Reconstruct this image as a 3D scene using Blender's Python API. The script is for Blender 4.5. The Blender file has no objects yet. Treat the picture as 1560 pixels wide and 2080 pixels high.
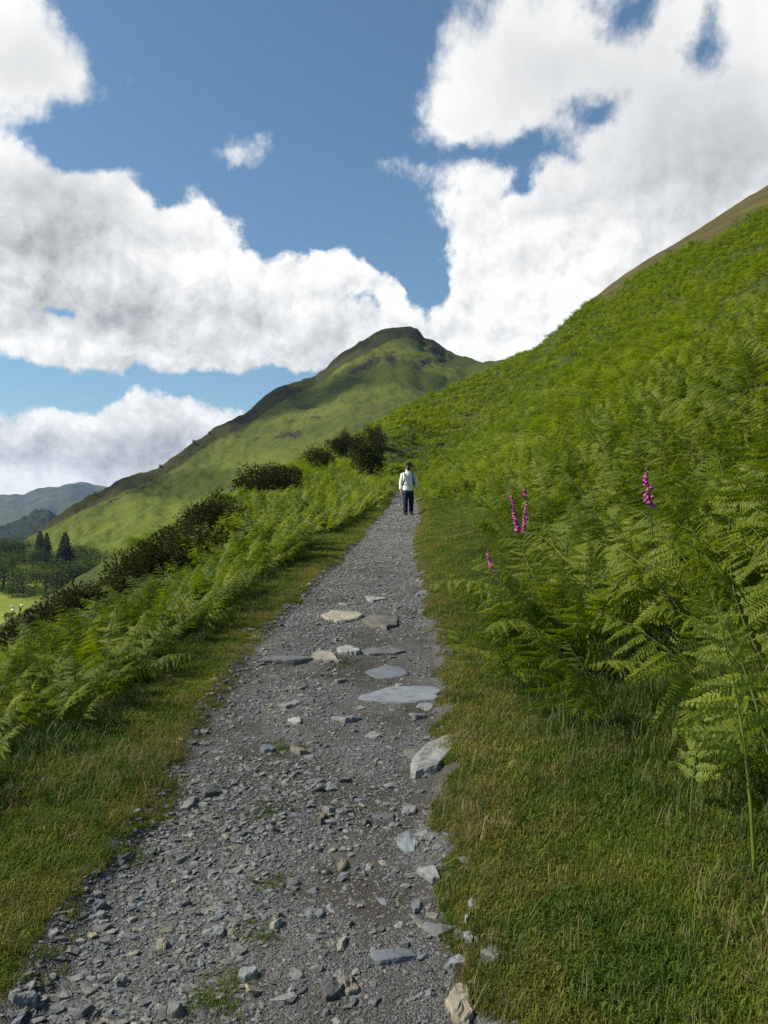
import bpy, bmesh, math, random
import numpy as np
from mathutils import Vector, Matrix, Euler

random.seed(7)
rng = np.random.default_rng(7)
S = bpy.context.scene
C = S.collection
R = math.radians

# ------------------------------------------------------------------ camera
FPX = 1600.0            # focal length in pixels of the 1560 x 2080 photograph
HORIZON = 1075.0
PITCH = math.atan((HORIZON - 1040.0) / FPX)
EYE = 1.6
cam = bpy.data.cameras.new('camera')
cam.sensor_fit = 'VERTICAL'
cam.sensor_height = 36.0
cam.sensor_width = 27.0
cam.lens = 36.0 * FPX / 2080.0
cam.clip_start = 0.05
cam.clip_end = 30000.0
camo = bpy.data.objects.new('camera', cam)
C.objects.link(camo)
camo.location = (0, 0, EYE)
camo.rotation_euler = (R(90) + PITCH, 0, 0)
S.camera = camo

# ------------------------------------------------------------------ light, exposure
SUN_AZ = R(-94.0)       # from the left
SUN_EL = R(42.0)
SKY_STRENGTH = 0.08
EXPOSURE = 0.62
sd = Vector((math.sin(SUN_AZ) * math.cos(SUN_EL), math.cos(SUN_AZ) * math.cos(SUN_EL), math.sin(SUN_EL)))
sun = bpy.data.lights.new('sun', 'SUN')
sun.energy = 5.0
sun.angle = R(0.53)
sun.color = (1.0, 0.93, 0.80)
suno = bpy.data.objects.new('sun', sun)
C.objects.link(suno)
suno.rotation_euler = (-sd).to_track_quat('-Z', 'Y').to_euler()
suno.location = sd * 500

S.view_settings.view_transform = 'Standard'
S.view_settings.look = 'None'
S.view_settings.gamma = 1.0
S.view_settings.use_curve_mapping = False
S.view_settings.exposure = EXPOSURE
S.cycles.max_bounces = 5
S.cycles.diffuse_bounces = 2
S.cycles.glossy_bounces = 2
S.cycles.transmission_bounces = 4
S.cycles.transparent_max_bounces = 8
S.cycles.volume_bounces = 0
S.cycles.caustics_reflective = False
S.cycles.caustics_refractive = False
S.cycles.sample_clamp_indirect = 6.0
S.cycles.use_denoising = False


class NB:
    """small helper to write node trees"""
    def __init__(self, nt):
        self.nt = nt

    def n(self, typ, **kw):
        nd = self.nt.nodes.new(typ)
        for k, v in kw.items():
            setattr(nd, k, v)
        return nd

    def put(self, sock, v):
        if v is None:
            return
        if hasattr(v, 'is_output'):
            self.nt.links.new(v, sock)
        else:
            if isinstance(v, tuple) and len(v) == 3 and sock.type == 'RGBA':
                v = v + (1.0,)
            sock.default_value = v

    def m(self, op, a, b=None, c=None, clamp=False):
        nd = self.n('ShaderNodeMath', operation=op, use_clamp=clamp)
        self.put(nd.inputs[0], a); self.put(nd.inputs[1], b); self.put(nd.inputs[2], c)
        return nd.outputs[0]

    def v(self, op, a, b=None, c=None):
        nd = self.n('ShaderNodeVectorMath', operation=op)
        self.put(nd.inputs[0], a)
        if op == 'SCALE':
            self.put(nd.inputs['Scale'], b)
        else:
            self.put(nd.inputs[1], b)
            self.put(nd.inputs[2], c)
        return nd.outputs['Value'] if op in ('DOT_PRODUCT', 'LENGTH') else nd.outputs[0]

    def mix(self, f, a, b, blend='MIX'):
        nd = self.n('ShaderNodeMix', data_type='RGBA', blend_type=blend)
        self.put(nd.inputs[0], f); self.put(nd.inputs[6], a); self.put(nd.inputs[7], b)
        return nd.outputs[2]

    def ss(self, x, lo, hi, a=0.0, b=1.0):
        nd = self.n('ShaderNodeMapRange', interpolation_type='SMOOTHSTEP')
        self.put(nd.inputs[0], x); self.put(nd.inputs[1], lo); self.put(nd.inputs[2], hi)
        self.put(nd.inputs[3], a); self.put(nd.inputs[4], b)
        return nd.outputs[0]

    def noise(self, vec, scale, detail=3.0, rough=0.5, dist=0.0, out='Fac', dim='3D'):
        nd = self.n('ShaderNodeTexNoise', noise_dimensions=dim)
        self.put(nd.inputs['Vector'], vec)
        nd.inputs['Scale'].default_value = scale
        nd.inputs['Detail'].default_value = detail
        nd.inputs['Roughness'].default_value = rough
        nd.inputs['Distortion'].default_value = dist
        return nd.outputs[out]

    def voro(self, vec, scale, feature='F1', out='Distance', rnd=1.0):
        nd = self.n('ShaderNodeTexVoronoi', feature=feature)
        self.put(nd.inputs['Vector'], vec)
        nd.inputs['Scale'].default_value = scale
        nd.inputs['Randomness'].default_value = rnd
        return nd.outputs[out]


def ray(px, py):
    """direction of a photograph pixel, scaled to 1 m forward"""
    a = (px - 780.0) / FPX
    b = (1040.0 - py) / FPX
    y = math.cos(PITCH) - b * math.sin(PITCH)
    z = math.sin(PITCH) + b * math.cos(PITCH)
    return np.array([a / y, 1.0, z / y])


def azel(px, py):
    d = ray(px, py)
    return math.atan2(d[0], d[1]), math.atan2(d[2], math.hypot(d[0], d[1]))


# ------------------------------------------------------------------ sky: Nishita blue with cumulus
# clouds as soft puffs in the sky's own azimuth and elevation: centre, radii, strength (taken from the photograph)
PUFFS = [  # centre, radii (pixels of the photograph turned into angles), strength
    (1250, 330, 500, 420, -0.11), (330, 560, 420, 180, -0.72), (20, 70, 150, 150, 0.91), (150, 185, 110, 50, 0.35), (-180, 200, 260, 300, 1.19),
    (40, 440, 240, 175, 1.02), (250, 560, 330, 110, 1.38), (220, 385, 95, 60, 1.04), (380, 440, 90, 50, 1.16), (440, 405, 75, 45, 0.16),
    (490, 480, 120, 75, 0.94), (40, 650, 330, 80, 1.14), (665, 560, 115, 85, 0.35), (770, 590, 80, 75, -1.04), (540, 640, 260, 90, 1.23),
    (420, 720, 240, 62, 0.54), (760, 690, 260, 70, 1.04), (330, 860, 210, 75, 1.65), (80, 900, 260, 70, -0.01), (-100, 960, 400, 90, 1.35),
    (1330, 420, 420, 330, 1.21), (1010, 440, 220, 110, 0.71), (1000, 170, 150, 150, 0.52), (1130, 100, 260, 120, 0.82), (1500, 120, 300, 220, 0.65),
    (790, 355, 80, 32, 0.67), (1010, 620, 190, 120, 0.54), (930, 250, 90, 70, 0.77), (520, 190, 420, 260, -0.44), (860, 500, 90, 150, -0.19),
    (1130, 250, 150, 48, 0.23), (1280, 40, 70, 60, -1.19), (1450, 80, 50, 50, -1.33), (870, 330, 110, 28, -0.47), (130, 628, 70, 26, -1.64),
    (190, 790, 330, 42, -0.86), (560, 800, 160, 60, -0.65), (90, 235, 130, 45, -1.04), (1075, 372, 40, 40, -1.24), (690, 260, 180, 260, -0.35),
    (1200, 215, 70, 34, -1.52), (1080, 290, 80, 34, -1.37), (1000, 560, 140, 90, 0.28), (1250, 300, 160, 110, -0.04), (900, 140, 70, 110, 0.26),
    (1400, 250, 150, 120, -0.07), (1380, 60, 60, 50, 0.67), (1540, 60, 60, 70, 0.57), (495, 305, 100, 45, 1.22), (775, 350, 85, 30, 0.27),
    (650, 515, 48, 40, 0.91), (692, 522, 44, 38, 0.57), (748, 560, 50, 38, 1.34), (800, 592, 38, 38, 1.35), (865, 560, 45, 70, -0.91),
    (560, 475, 70, 45, -0.85), (330, 395, 50, 35, -0.97), (160, 300, 70, 40, -1.73), (950, 310, 60, 25, -0.75), (200, 60, 80, 80, -0.62),
    (830, 60, 60, 90, -0.57),
]
GREYS = [(1330, 230, 230, 90, .30), (1180, 420, 200, 80, .22), (1480, 420, 150, 90, .25), (60, 490, 230, 130, .62), (160, 420, 120, 80, .22), (60, 910, 330, 45, .6), (400, 905, 200, 40, .5), (640, 690, 260, 60, .42),
         (1450, 330, 230, 130, .40), (300, 640, 250, 50, .35), (1150, 120, 250, 90, .35), (60, 130, 110, 60, .35),
         (330, 760, 260, 40, .40)]


def build_world():
    w = bpy.data.worlds.new('World')
    S.world = w
    w.use_nodes = True
    nt = w.node_tree
    nt.nodes.clear()
    b = NB(nt)
    out = b.n('ShaderNodeOutputWorld')
    bg = b.n('ShaderNodeBackground')
    sky = b.n('ShaderNodeTexSky', sky_type='NISHITA')
    sky.sun_disc = False
    sky.sun_elevation = SUN_EL
    sky.sun_rotation = SUN_AZ
    sky.air_density = 1.15
    sky.dust_density = 0.4
    sky.ozone_density = 2.6
    tc = b.n('ShaderNodeTexCoord')
    sep = b.n('ShaderNodeSeparateXYZ')
    nt.links.new(tc.outputs['Generated'], sep.inputs[0])
    az = b.m('ARCTAN2', sep.outputs[0], sep.outputs[1])
    el = b.m('ARCSINE', sep.outputs[2])
    comb = b.n('ShaderNodeCombineXYZ')
    b.put(comb.inputs[0], az); b.put(comb.inputs[1], el)
    p = comb.outputs[0]
    # domain warp gives ragged edges to the puffs
    wv = b.v('SUBTRACT', b.noise(p, 9.0, 5.0, 0.58, 0.0, 'Color'), (0.5, 0.5, 0.5))
    pw = b.v('MULTIPLY_ADD', wv, (0.10, 0.07, 0.0), p)

    def field(lst):
        acc = -0.12 if lst is PUFFS else 0.0
        for (px, py, rx, ry, amp) in lst:
            a, e = azel(px, py)
            q = b.v('MULTIPLY_ADD', pw, (FPX / rx, FPX / ry, 0.0), (-a * FPX / rx, -e * FPX / ry, 0.0))
            r2 = b.v('DOT_PRODUCT', q, q)
            g = b.m('POWER', 0.3679, r2)
            acc = b.m('MULTIPLY_ADD', g, amp, acc)
        return acc
    f = field(PUFFS)
    n1 = b.noise(p, 13.0, 10.0, 0.64, 0.3)

    def billow(off):
        nd = b.n('ShaderNodeTexVoronoi', feature='F1', voronoi_dimensions='2D')
        b.put(nd.inputs['Vector'], b.v('MULTIPLY_ADD', wv, (0.045, 0.045, 0.0), b.v('ADD', p, off)))
        nd.inputs['Scale'].default_value = 15.0
        nd.inputs['Detail'].default_value = 3.0
        nd.inputs['Roughness'].default_value = 0.55
        nd.inputs['Lacunarity'].default_value = 2.3
        return nd.outputs['Distance']
    bil = billow((0.0, 0.0, 0.0))
    bil2 = billow((-0.010, 0.016, 0.0))
    n0 = b.noise(p, 4.0, 2.0, 0.5)
    d = b.m('MULTIPLY_ADD', b.m('SUBTRACT', n1, 0.5), 1.75, f)
    d = b.m('MULTIPLY_ADD', b.m('SUBTRACT', 0.52, bil), 0.45, d)
    d = b.m('MULTIPLY_ADD', b.m('SUBTRACT', n0, 0.5), 0.35, d)
    alpha = b.ss(d, b.ss(el, 0.34, 0.50, 0.06, -0.06), b.ss(el, 0.34, 0.50, 0.50, 0.92))
    # cloud shade: thick middles and undersides grey, rims and towers white
    n3 = b.noise(p, 8.0, 3.0, 0.45, 0.25)
    n2 = b.noise(b.v('ADD', p, (0.02, -0.035, 0.0)), 8.0, 3.0, 0.45, 0.25)
    relief = b.m('MULTIPLY', b.m('SUBTRACT', n3, n2), 0.55)
    g = field(GREYS)
    thick = b.ss(d, 0.55, 1.7)
    shade = b.m('MULTIPLY_ADD', thick, 0.05, b.m('MULTIPLY', g, b.m('MULTIPLY_ADD', n3, 1.0, 0.5)))
    shade = b.m('MULTIPLY_ADD', b.m('SUBTRACT', n0, 0.5), 0.22, shade)
    relief = b.m('MULTIPLY_ADD', b.m('SUBTRACT', bil2, bil), b.ss(el, 0.28, 0.50, 0.55, 0.05), relief)
    shade = b.m('SUBTRACT', shade, relief, clamp=True)
    bright = b.m('MULTIPLY_ADD', shade, -0.62, 1.06)
    ccol = b.mix(shade, (1.0, 0.995, 0.975), (0.93, 0.97, 1.0))
    cloud = b.v('SCALE', ccol, b.m('MULTIPLY', bright, 1.0 / (SKY_STRENGTH * 2 ** EXPOSURE)))
    tint = b.mix(1.0, sky.outputs[0], (0.76, 0.93, 0.96), 'MULTIPLY')
    col = b.mix(alpha, tint, cloud)
    nt.links.new(col, bg.inputs[0])
    bg.inputs[1].default_value = SKY_STRENGTH
    nt.links.new(bg.outputs[0], out.inputs[0])
    w.cycles.sampling_method = 'MANUAL'
    w.cycles.sample_map_resolution = 512


build_world()

# ------------------------------------------------------------------ helpers: noise, meshes, materials
def _hash(ix, iy, seed):
    h = (ix.astype(np.int64) * 374761393 + iy.astype(np.int64) * 668265263 + seed * 974634777) & 0xFFFFFFFF
    h = ((h ^ (h >> 13)) * 1274126177) & 0xFFFFFFFF
    h = (h ^ (h >> 16)) & 0xFFFF
    return h / 65535.0


def vnoise(x, y, seed=0):
    x = np.asarray(x, float); y = np.asarray(y, float)
    ix = np.floor(x); iy = np.floor(y)
    fx = x - ix; fy = y - iy
    fx = fx * fx * fx * (fx * (fx * 6 - 15) + 10); fy = fy * fy * fy * (fy * (fy * 6 - 15) + 10)
    a = _hash(ix, iy, seed); b_ = _hash(ix + 1, iy, seed); c = _hash(ix, iy + 1, seed); d = _hash(ix + 1, iy + 1, seed)
    return (a * (1 - fx) + b_ * fx) * (1 - fy) + (c * (1 - fx) + d * fx) * fy


def fbm(x, y, scale, octaves=4, seed=0, gain=0.5):
    """-0.5 .. 0.5, scale is the size of the largest bumps"""
    s = 0.0; a = 1.0; t = 0.0; f = 1.0 / scale
    for o in range(octaves):
        s = s + a * (vnoise(x * f + 17.3 * o, y * f - 9.1 * o, seed + o) - 0.5)
        t += a; a *= gain; f *= 2.03
    return s / t * 1.6


def sstep(x, a, b):
    t = np.clip((np.asarray(x, float) - a) / (b - a), 0, 1)
    return t * t * (3 - 2 * t)


def mesh_np(name, verts, faces, mat=None, smooth=True):
    verts = np.asarray(verts, np.float32); faces = np.asarray(faces, np.int32)
    k = faces.shape[1]
    me = bpy.data.meshes.new(name)
    me.vertices.add(len(verts)); me.vertices.foreach_set('co', verts.ravel())
    me.loops.add(faces.size); me.loops.foreach_set('vertex_index', faces.ravel())
    me.polygons.add(len(faces))
    me.polygons.foreach_set('loop_start', np.arange(0, faces.size, k, dtype=np.int32))
    me.polygons.foreach_set('loop_total', np.full(len(faces), k, np.int32))
    if smooth:
        me.polygons.foreach_set('use_smooth', np.ones(len(faces), bool))
    me.update(calc_edges=True)
    if mat:
        me.materials.append(mat)
    return me


def add_attr(me, name, vals):
    a = me.attributes.new(name, 'FLOAT', 'POINT')
    a.data.foreach_set('value', np.asarray(vals, np.float32))


def link(name, data, parent=None, label=None, cat=None, group=None, kind=None, loc=None, rot=None, scale=None):
    o = bpy.data.objects.new(name, data)
    C.objects.link(o)
    if parent:
        o.parent = parent
    if label: o['label'] = label
    if cat: o['category'] = cat
    if group: o['group'] = group
    if kind: o['kind'] = kind
    if loc is not None: o.location = loc
    if rot is not None: o.rotation_euler = rot
    if scale is not None: o.scale = scale if hasattr(scale, '__len__') else (scale,) * 3
    return o


def bm_mesh(name, bm, mat=None, smooth=False):
    me = bpy.data.meshes.new(name)
    bm.to_mesh(me); bm.free()
    if mat: me.materials.append(mat)
    if smooth:
        for p in me.polygons: p.use_smooth = True
    return me


MATS = {}


def material(name):
    mt = bpy.data.materials.new(name)
    mt.use_nodes = True
    nt = mt.node_tree
    nt.nodes.clear()
    b = NB(nt)
    b.out = b.n('ShaderNodeOutputMaterial')
    MATS[name] = mt
    return mt, b


def principled(b, col, rough=0.8, spec=0.25, normal=None):
    pr = b.n('ShaderNodeBsdfPrincipled')
    b.put(pr.inputs['Base Color'], col)
    b.put(pr.inputs['Roughness'], rough)
    b.put(pr.inputs['Specular IOR Level'], spec)
    if normal is not None:
        b.put(pr.inputs['Normal'], normal)
    return pr.outputs[0]


def bump(b, h, strength=0.5, dist=0.02):
    nd = b.n('ShaderNodeBump')
    nd.inputs['Strength'].default_value = strength
    nd.inputs['Distance'].default_value = dist
    b.put(nd.inputs['Height'], h)
    return nd.outputs[0]


def pos(b):
    return b.n('ShaderNodeNewGeometry').outputs['Position']


def attr(b, name):
    return b.n('ShaderNodeAttribute', attribute_name=name).outputs['Fac']


def leaf_mat(name, dark, light, yellow, transl=0.35, patch=0.35, seed=0.0, rough=0.55, spec=0.3):
    """foliage: base colours vary from plant to plant and in broad drifts over the ground"""
    mt, b = material(name)
    rnd = b.n('ShaderNodeObjectInfo').outputs['Random']
    pp = b.v('ADD', pos(b), (seed, seed * 2.0, 0.0))
    drift = b.m('MULTIPLY_ADD', b.noise(pp, patch * .2, 2.0, 0.5), 0.5, b.m('MULTIPLY', b.noise(pp, patch, 3.0, 0.6), 0.5))
    c = b.mix(b.ss(drift, 0.38, 0.60), dark, light)
    c = b.mix(b.ss(rnd, 0.25, 1.0, 0.0, 0.75), c, yellow)
    fine = b.noise(pos(b), 9.0, 2.0, 0.5)
    c = b.mix(1.0, c, b.mix(fine, (0.65, 0.68, 0.65), (1.35, 1.3, 1.3)), 'MULTIPLY')
    p1 = principled(b, c, rough, spec)
    tr = b.n('ShaderNodeBsdfTranslucent')
    b.put(tr.inputs[0], b.mix(1.0, c, (1.2, 1.3, 0.55), 'MULTIPLY'))
    mx = b.n('ShaderNodeMixShader')
    mx.inputs[0].default_value = transl
    b.nt.links.new(p1, mx.inputs[1]); b.nt.links.new(tr.outputs[0], mx.inputs[2])
    b.nt.links.new(mx.outputs[0], b.out.inputs[0])
    return mt


def turf_colour(b, typ='GEOMETRY'):
    """short hill turf: olive green with straw and rusty patches"""
    p = pos(b)
    n1 = b.noise(p, 1.1, 4.0, 0.6)
    n2 = b.noise(b.v('ADD', p, (31.0, 7.0, 3.0)), 2.6, 4.0, 0.6)
    n3 = b.noise(b.v('ADD', p, (5.0, 43.0, 3.0)), 0.8, 3.0, 0.6)
    c = b.mix(b.ss(n1, 0.40, 0.62), (0.060, 0.108, 0.009), (0.128, 0.162, 0.016))
    ed = b.n('ShaderNodeAttribute', attribute_name='edge', attribute_type=typ).outputs['Fac']
    c = b.mix(b.ss(b.m('MULTIPLY_ADD', ed, 0.16, n2), 0.50, 0.64, 0.0, 0.80), c, (0.205, 0.180, 0.036))
    c = b.mix(b.ss(n3, 0.57, 0.70, 0.0, 0.45), c, (0.180, 0.100, 0.030))
    return c


def make_materials():
    # ground under grass and bracken
    mt, b = material('turf')
    fine = b.noise(pos(b), 60.0, 4.0, 0.6)
    c = b.mix(1.0, turf_colour(b), b.mix(fine, (0.45, 0.45, 0.4), (1.3, 1.3, 1.2)), 'MULTIPLY')
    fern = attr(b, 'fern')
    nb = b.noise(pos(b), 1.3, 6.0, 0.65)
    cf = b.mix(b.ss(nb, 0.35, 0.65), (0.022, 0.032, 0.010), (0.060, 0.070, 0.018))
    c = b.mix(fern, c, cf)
    soil = attr(b, 'soil')
    sn = b.noise(pos(b), 7.0, 5.0, 0.65)
    ms = b.ss(b.m('ADD', soil, b.m('MULTIPLY', b.m('SUBTRACT', sn, 0.5), 1.0)), 0.35, 0.65)
    c = b.mix(ms, c, b.mix(fine, (0.045, 0.037, 0.028), (0.13, 0.11, 0.085)))
    # dry upland grass above the bracken
    up = attr(b, 'upland')
    un = b.noise(b.v('MULTIPLY', pos(b), (0.12, 0.12, 0.5)), 1.0, 6.0, 0.65)
    uc = b.mix(b.ss(un, 0.32, 0.68), (0.050, 0.040, 0.016), (0.078, 0.070, 0.022))
    c = b.mix(up, c, uc)
    h = b.noise(pos(b), 35.0, 4.0, 0.6)
    b.nt.links.new(principled(b, c, 0.95, 0.1, bump(b, h, 0.6, 0.03)), b.out.inputs[0])

    # path soil and grit
    mt, b = material('path_grit')
    p = pos(b)
    n1 = b.noise(p, 1.6, 5.0, 0.6)
    v1 = b.voro(p, 130.0, 'F1', 'Color')
    vd = b.voro(p, 130.0, 'F1', 'Distance')
    sv = b.n('ShaderNodeSeparateXYZ'); b.put(sv.inputs[0], v1)
    grit = b.mix(sv.outputs[0], (0.052, 0.050, 0.046), (0.185, 0.180, 0.166))
    earth = b.mix(b.noise(p, 30.0, 4.0, 0.6), (0.036, 0.031, 0.024), (0.105, 0.092, 0.072))
    c = b.mix(b.ss(n1, 0.40, 0.62), grit, earth)
    hh = b.m('ADD', b.m('MULTIPLY', vd, -1.0), b.noise(p, 25.0, 4.0, 0.6))
    b.nt.links.new(principled(b, c, 0.9, 0.2, bump(b, hh, 0.8, 0.008)), b.out.inputs[0])

    # slate
    def stone(name, c1, c2, tan, tanf):
        mt, b = material(name)
        rnd = b.n('ShaderNodeObjectInfo').outputs['Random']
        tc = b.n('ShaderNodeTexCoord').outputs['Object']
        q = b.v('ADD', tc, b.v('SCALE', (13.0, 7.0, 3.0), rnd))
        n1 = b.noise(q, 2.2, 6.0, 0.65)
        lay = b.noise(b.v('MULTIPLY', q, (1.0, 1.2, 7.0)), 3.0, 4.0, 0.6)
        c = b.mix(b.ss(n1, 0.3, 0.7), c1, c2)
        c = b.mix(b.ss(b.m('ADD', b.m('MULTIPLY', n1, 0.5), b.m('MULTIPLY', rnd, 0.5)), 1.0 - tanf, 1.05 - tanf * 0.6), c, tan)
        val = b.m('MULTIPLY_ADD', b.m('FRACT', b.m('MULTIPLY', rnd, 37.3)), 0.75, 0.62)
        c = b.v('SCALE', c, val)
        sp = b.noise(q, 17.0, 3.0, 0.7)
        c = b.mix(b.ss(sp, 0.60, 0.72, 0.0, 0.35), c, (0.30, 0.30, 0.27))
        dirt = b.noise(b.v('ADD', q, (5.0, 3.0, 1.0)), 5.0, 6.0, 0.7)
        c = b.mix(b.ss(dirt, 0.52, 0.66, 0.0, 0.75), c, (0.070, 0.062, 0.048))
        hh = b.m('ADD', lay, b.m('MULTIPLY', sp, 0.4))
        b.nt.links.new(principled(b, c, 0.72, 0.35, bump(b, hh, 0.55, 0.012)), b.out.inputs[0])
    stone('slate_grey', (0.122, 0.121, 0.114), (0.222, 0.218, 0.204), (0.30, 0.265, 0.19), 0.36)
    stone('slate_blue', (0.130, 0.145, 0.158), (0.195, 0.210, 0.218), (0.24, 0.235, 0.20), 0.18)
    stone('slate_tan', (0.165, 0.148, 0.112), (0.27, 0.245, 0.19), (0.31, 0.26, 0.165), 0.4)
    stone('slate_pale', (0.165, 0.170, 0.158), (0.28, 0.275, 0.245), (0.33, 0.295, 0.21), 0.3)

    leaf_mat('bracken', (0.105, 0.160, 0.010), (0.170, 0.222, 0.012), (0.240, 0.268, 0.018), 0.42, 0.22)
    leaf_mat('bracken_young', (0.16, 0.22, 0.03), (0.19, 0.25, 0.04), (0.24, 0.28, 0.05), 0.4, 0.5)
    mt, b = material('bracken_stem')
    rnd = b.n('ShaderNodeObjectInfo').outputs['Random']
    b.nt.links.new(principled(b, b.mix(rnd, (0.10, 0.14, 0.03), (0.17, 0.17, 0.05)), 0.6, 0.3), b.out.inputs[0])

    # grass blades take the turf's patches
    mt, b = material('grass_blade')
    rnd = b.n('ShaderNodeObjectInfo').outputs['Random']
    c = b.mix(b.ss(rnd, 0.3, 1.0, 0.0, 0.45), turf_colour(b, 'INSTANCER'), (0.115, 0.172, 0.024))
    c = b.v('SCALE', c, b.m('MULTIPLY_ADD', b.m('FRACT', b.m('MULTIPLY', rnd, 17.7)), 0.7, 0.75))
    p1 = principled(b, c, 0.6, 0.25)
    tr = b.n('ShaderNodeBsdfTranslucent'); b.put(tr.inputs[0], b.mix(1.0, c, (1.2, 1.2, 0.7), 'MULTIPLY'))
    mx = b.n('ShaderNodeMixShader'); mx.inputs[0].default_value = 0.3
    b.nt.links.new(p1, mx.inputs[1]); b.nt.links.new(tr.outputs[0], mx.inputs[2])
    b.nt.links.new(mx.outputs[0], b.out.inputs[0])
    leaf_mat('long_grass', (0.045, 0.095, 0.016), (0.070, 0.120, 0.020), (0.13, 0.15, 0.04), 0.3, 0.8)
    leaf_mat('dry_grass', (0.19, 0.15, 0.06), (0.25, 0.20, 0.085), (0.30, 0.25, 0.11), 0.3, 0.8)
    leaf_mat('gorse', (0.036, 0.044, 0.013), (0.058, 0.062, 0.018), (0.078, 0.068, 0.024), 0.15, 0.9, 3.0, 0.8, 0.1)
    leaf_mat('tree_leaf', (0.048, 0.080, 0.014), (0.072, 0.110, 0.018), (0.080, 0.105, 0.022), 0.2, 0.02, 9.0, 0.9, 0.05)
    leaf_mat('conifer_leaf', (0.014, 0.026, 0.013), (0.022, 0.034, 0.016), (0.024, 0.036, 0.016), 0.1, 0.02, 9.0, 0.9, 0.05)
    leaf_mat('foxglove_leaf', (0.06, 0.10, 0.03), (0.08, 0.12, 0.03), (0.09, 0.12, 0.04), 0.25, 0.5)
    mt, b = material('bark')
    n1 = b.noise(pos(b), 2.0, 4.0, 0.6)
    b.nt.links.new(principled(b, b.mix(n1, (0.03, 0.024, 0.018), (0.08, 0.065, 0.05)), 0.9, 0.1), b.out.inputs[0])

    # fellside of the peak
    mt, b = material('fell')
    p = pos(b)
    n1 = b.noise(b.v('MULTIPLY', p, (0.010, 0.010, 0.022)), 1.0, 6.0, 0.6)
    n2 = b.noise(b.v('MULTIPLY', p, (0.05, 0.05, 0.14)), 1.0, 5.0, 0.65)
    n3 = b.noise(p, 0.9, 4.0, 0.7)
    c = b.mix(b.ss(n1, 0.36, 0.62), (0.058, 0.076, 0.014), (0.105, 0.125, 0.021))
    c = b.mix(b.ss(n2, 0.45, 0.75, 0.0, 0.55), c, (0.085, 0.072, 0.028))
    c = b.mix(1.0, c, b.mix(n3, (0.6, 0.6, 0.6), (1.35, 1.35, 1.3)), 'MULTIPLY')
    bright_green = attr(b, 'bright_green')  # brighter yellow-green patches on the flank
    c = b.mix(bright_green, c, b.mix(n2, (0.092, 0.122, 0.014), (0.135, 0.158, 0.022)))
    crest_dark = attr(b, 'crest_dark')  # darker olive strip just below the left skyline
    hm = b.ss(b.m('ADD', crest_dark, b.m('MULTIPLY', b.m('SUBTRACT', n2, 0.5), 1.6)), 0.30, 0.75, 0.0, 0.92)
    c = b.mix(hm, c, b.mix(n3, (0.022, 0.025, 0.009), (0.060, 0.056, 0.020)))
    crag = attr(b, 'crag')
    n4 = b.noise(b.v('MULTIPLY', p, (0.16, 0.16, 0.35)), 1.0, 6.0, 0.7)
    cm = b.ss(b.m('ADD', crag, b.m('MULTIPLY', b.m('SUBTRACT', n4, 0.5), 2.2)), 0.40, 0.58)
    c = b.mix(cm, c, b.mix(n3, (0.024, 0.022, 0.012), (0.075, 0.067, 0.042)))
    hh = b.m('ADD', b.m('MULTIPLY', n3, 0.5), n2)
    b.nt.links.new(principled(b, c, 0.95, 0.08, bump(b, hh, 0.9, 2.2)), b.out.inputs[0])

    # valley meadow
    mt, b = material('meadow')
    n1 = b.noise(pos(b), 0.02, 4.0, 0.6)
    n2 = b.noise(pos(b), 0.6, 4.0, 0.6)
    c = b.mix(b.ss(n1, 0.35, 0.65), (0.135, 0.170, 0.022), (0.200, 0.215, 0.035))
    c = b.mix(1.0, c, b.mix(n2, (0.7, 0.7, 0.7), (1.25, 1.25, 1.2)), 'MULTIPLY')
    b.nt.links.new(principled(b, c, 0.95, 0.08), b.out.inputs[0])

    # far mountains and the wooded knoll
    mt, b = material('far_fell')
    n1 = b.noise(b.v('MULTIPLY', pos(b), (1.0, 1.0, 2.0)), 0.004, 7.0, 0.65)
    c = b.mix(b.ss(n1, 0.38, 0.62), (0.022, 0.027, 0.022), (0.070, 0.080, 0.036))
    b.nt.links.new(principled(b, c, 0.95, 0.05), b.out.inputs[0])
    mt, b = material('far_wood')
    n1 = b.noise(pos(b), 0.05, 5.0, 0.65)
    c = b.mix(n1, (0.010, 0.016, 0.012), (0.024, 0.034, 0.018))
    b.nt.links.new(principled(b, c, 0.95, 0.05), b.out.inputs[0])

    def plain(name, col, rough=0.7, spec=0.3, fold=0.0):
        mt, b = material(name)
        n1 = b.noise(b.n('ShaderNodeTexCoord').outputs['Object'], 9.0, 4.0, 0.6)
        c = b.mix(1.0, col, b.mix(n1, (0.75, 0.75, 0.75), (1.2, 1.2, 1.2)), 'MULTIPLY')
        nrm = bump(b, n1, fold, 0.03) if fold else None
        b.nt.links.new(principled(b, c, rough, spec, nrm), b.out.inputs[0])
    plain('jacket_white', (0.80, 0.79, 0.75), 0.6, 0.3, 0.5)
    plain('trouser_navy', (0.012, 0.016, 0.045), 0.75, 0.2, 0.5)
    plain('cap_black', (0.016, 0.014, 0.014), 0.8, 0.2)
    plain('strap_black', (0.010, 0.010, 0.011), 0.7, 0.2)
    plain('boot', (0.022, 0.018, 0.015), 0.6, 0.3)
    plain('skin', (0.36, 0.20, 0.135), 0.55, 0.35)
    plain('hair', (0.03, 0.022, 0.018), 0.6, 0.3)
    plain('phone', (0.01, 0.01, 0.012), 0.3, 0.5)
    plain('wool', (0.70, 0.67, 0.58), 0.95, 0.1)
    plain('foxglove_pink', (0.50, 0.085, 0.30), 0.5, 0.3)
    plain('foxglove_bud', (0.30, 0.16, 0.17), 0.6, 0.3)


make_materials()

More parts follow.
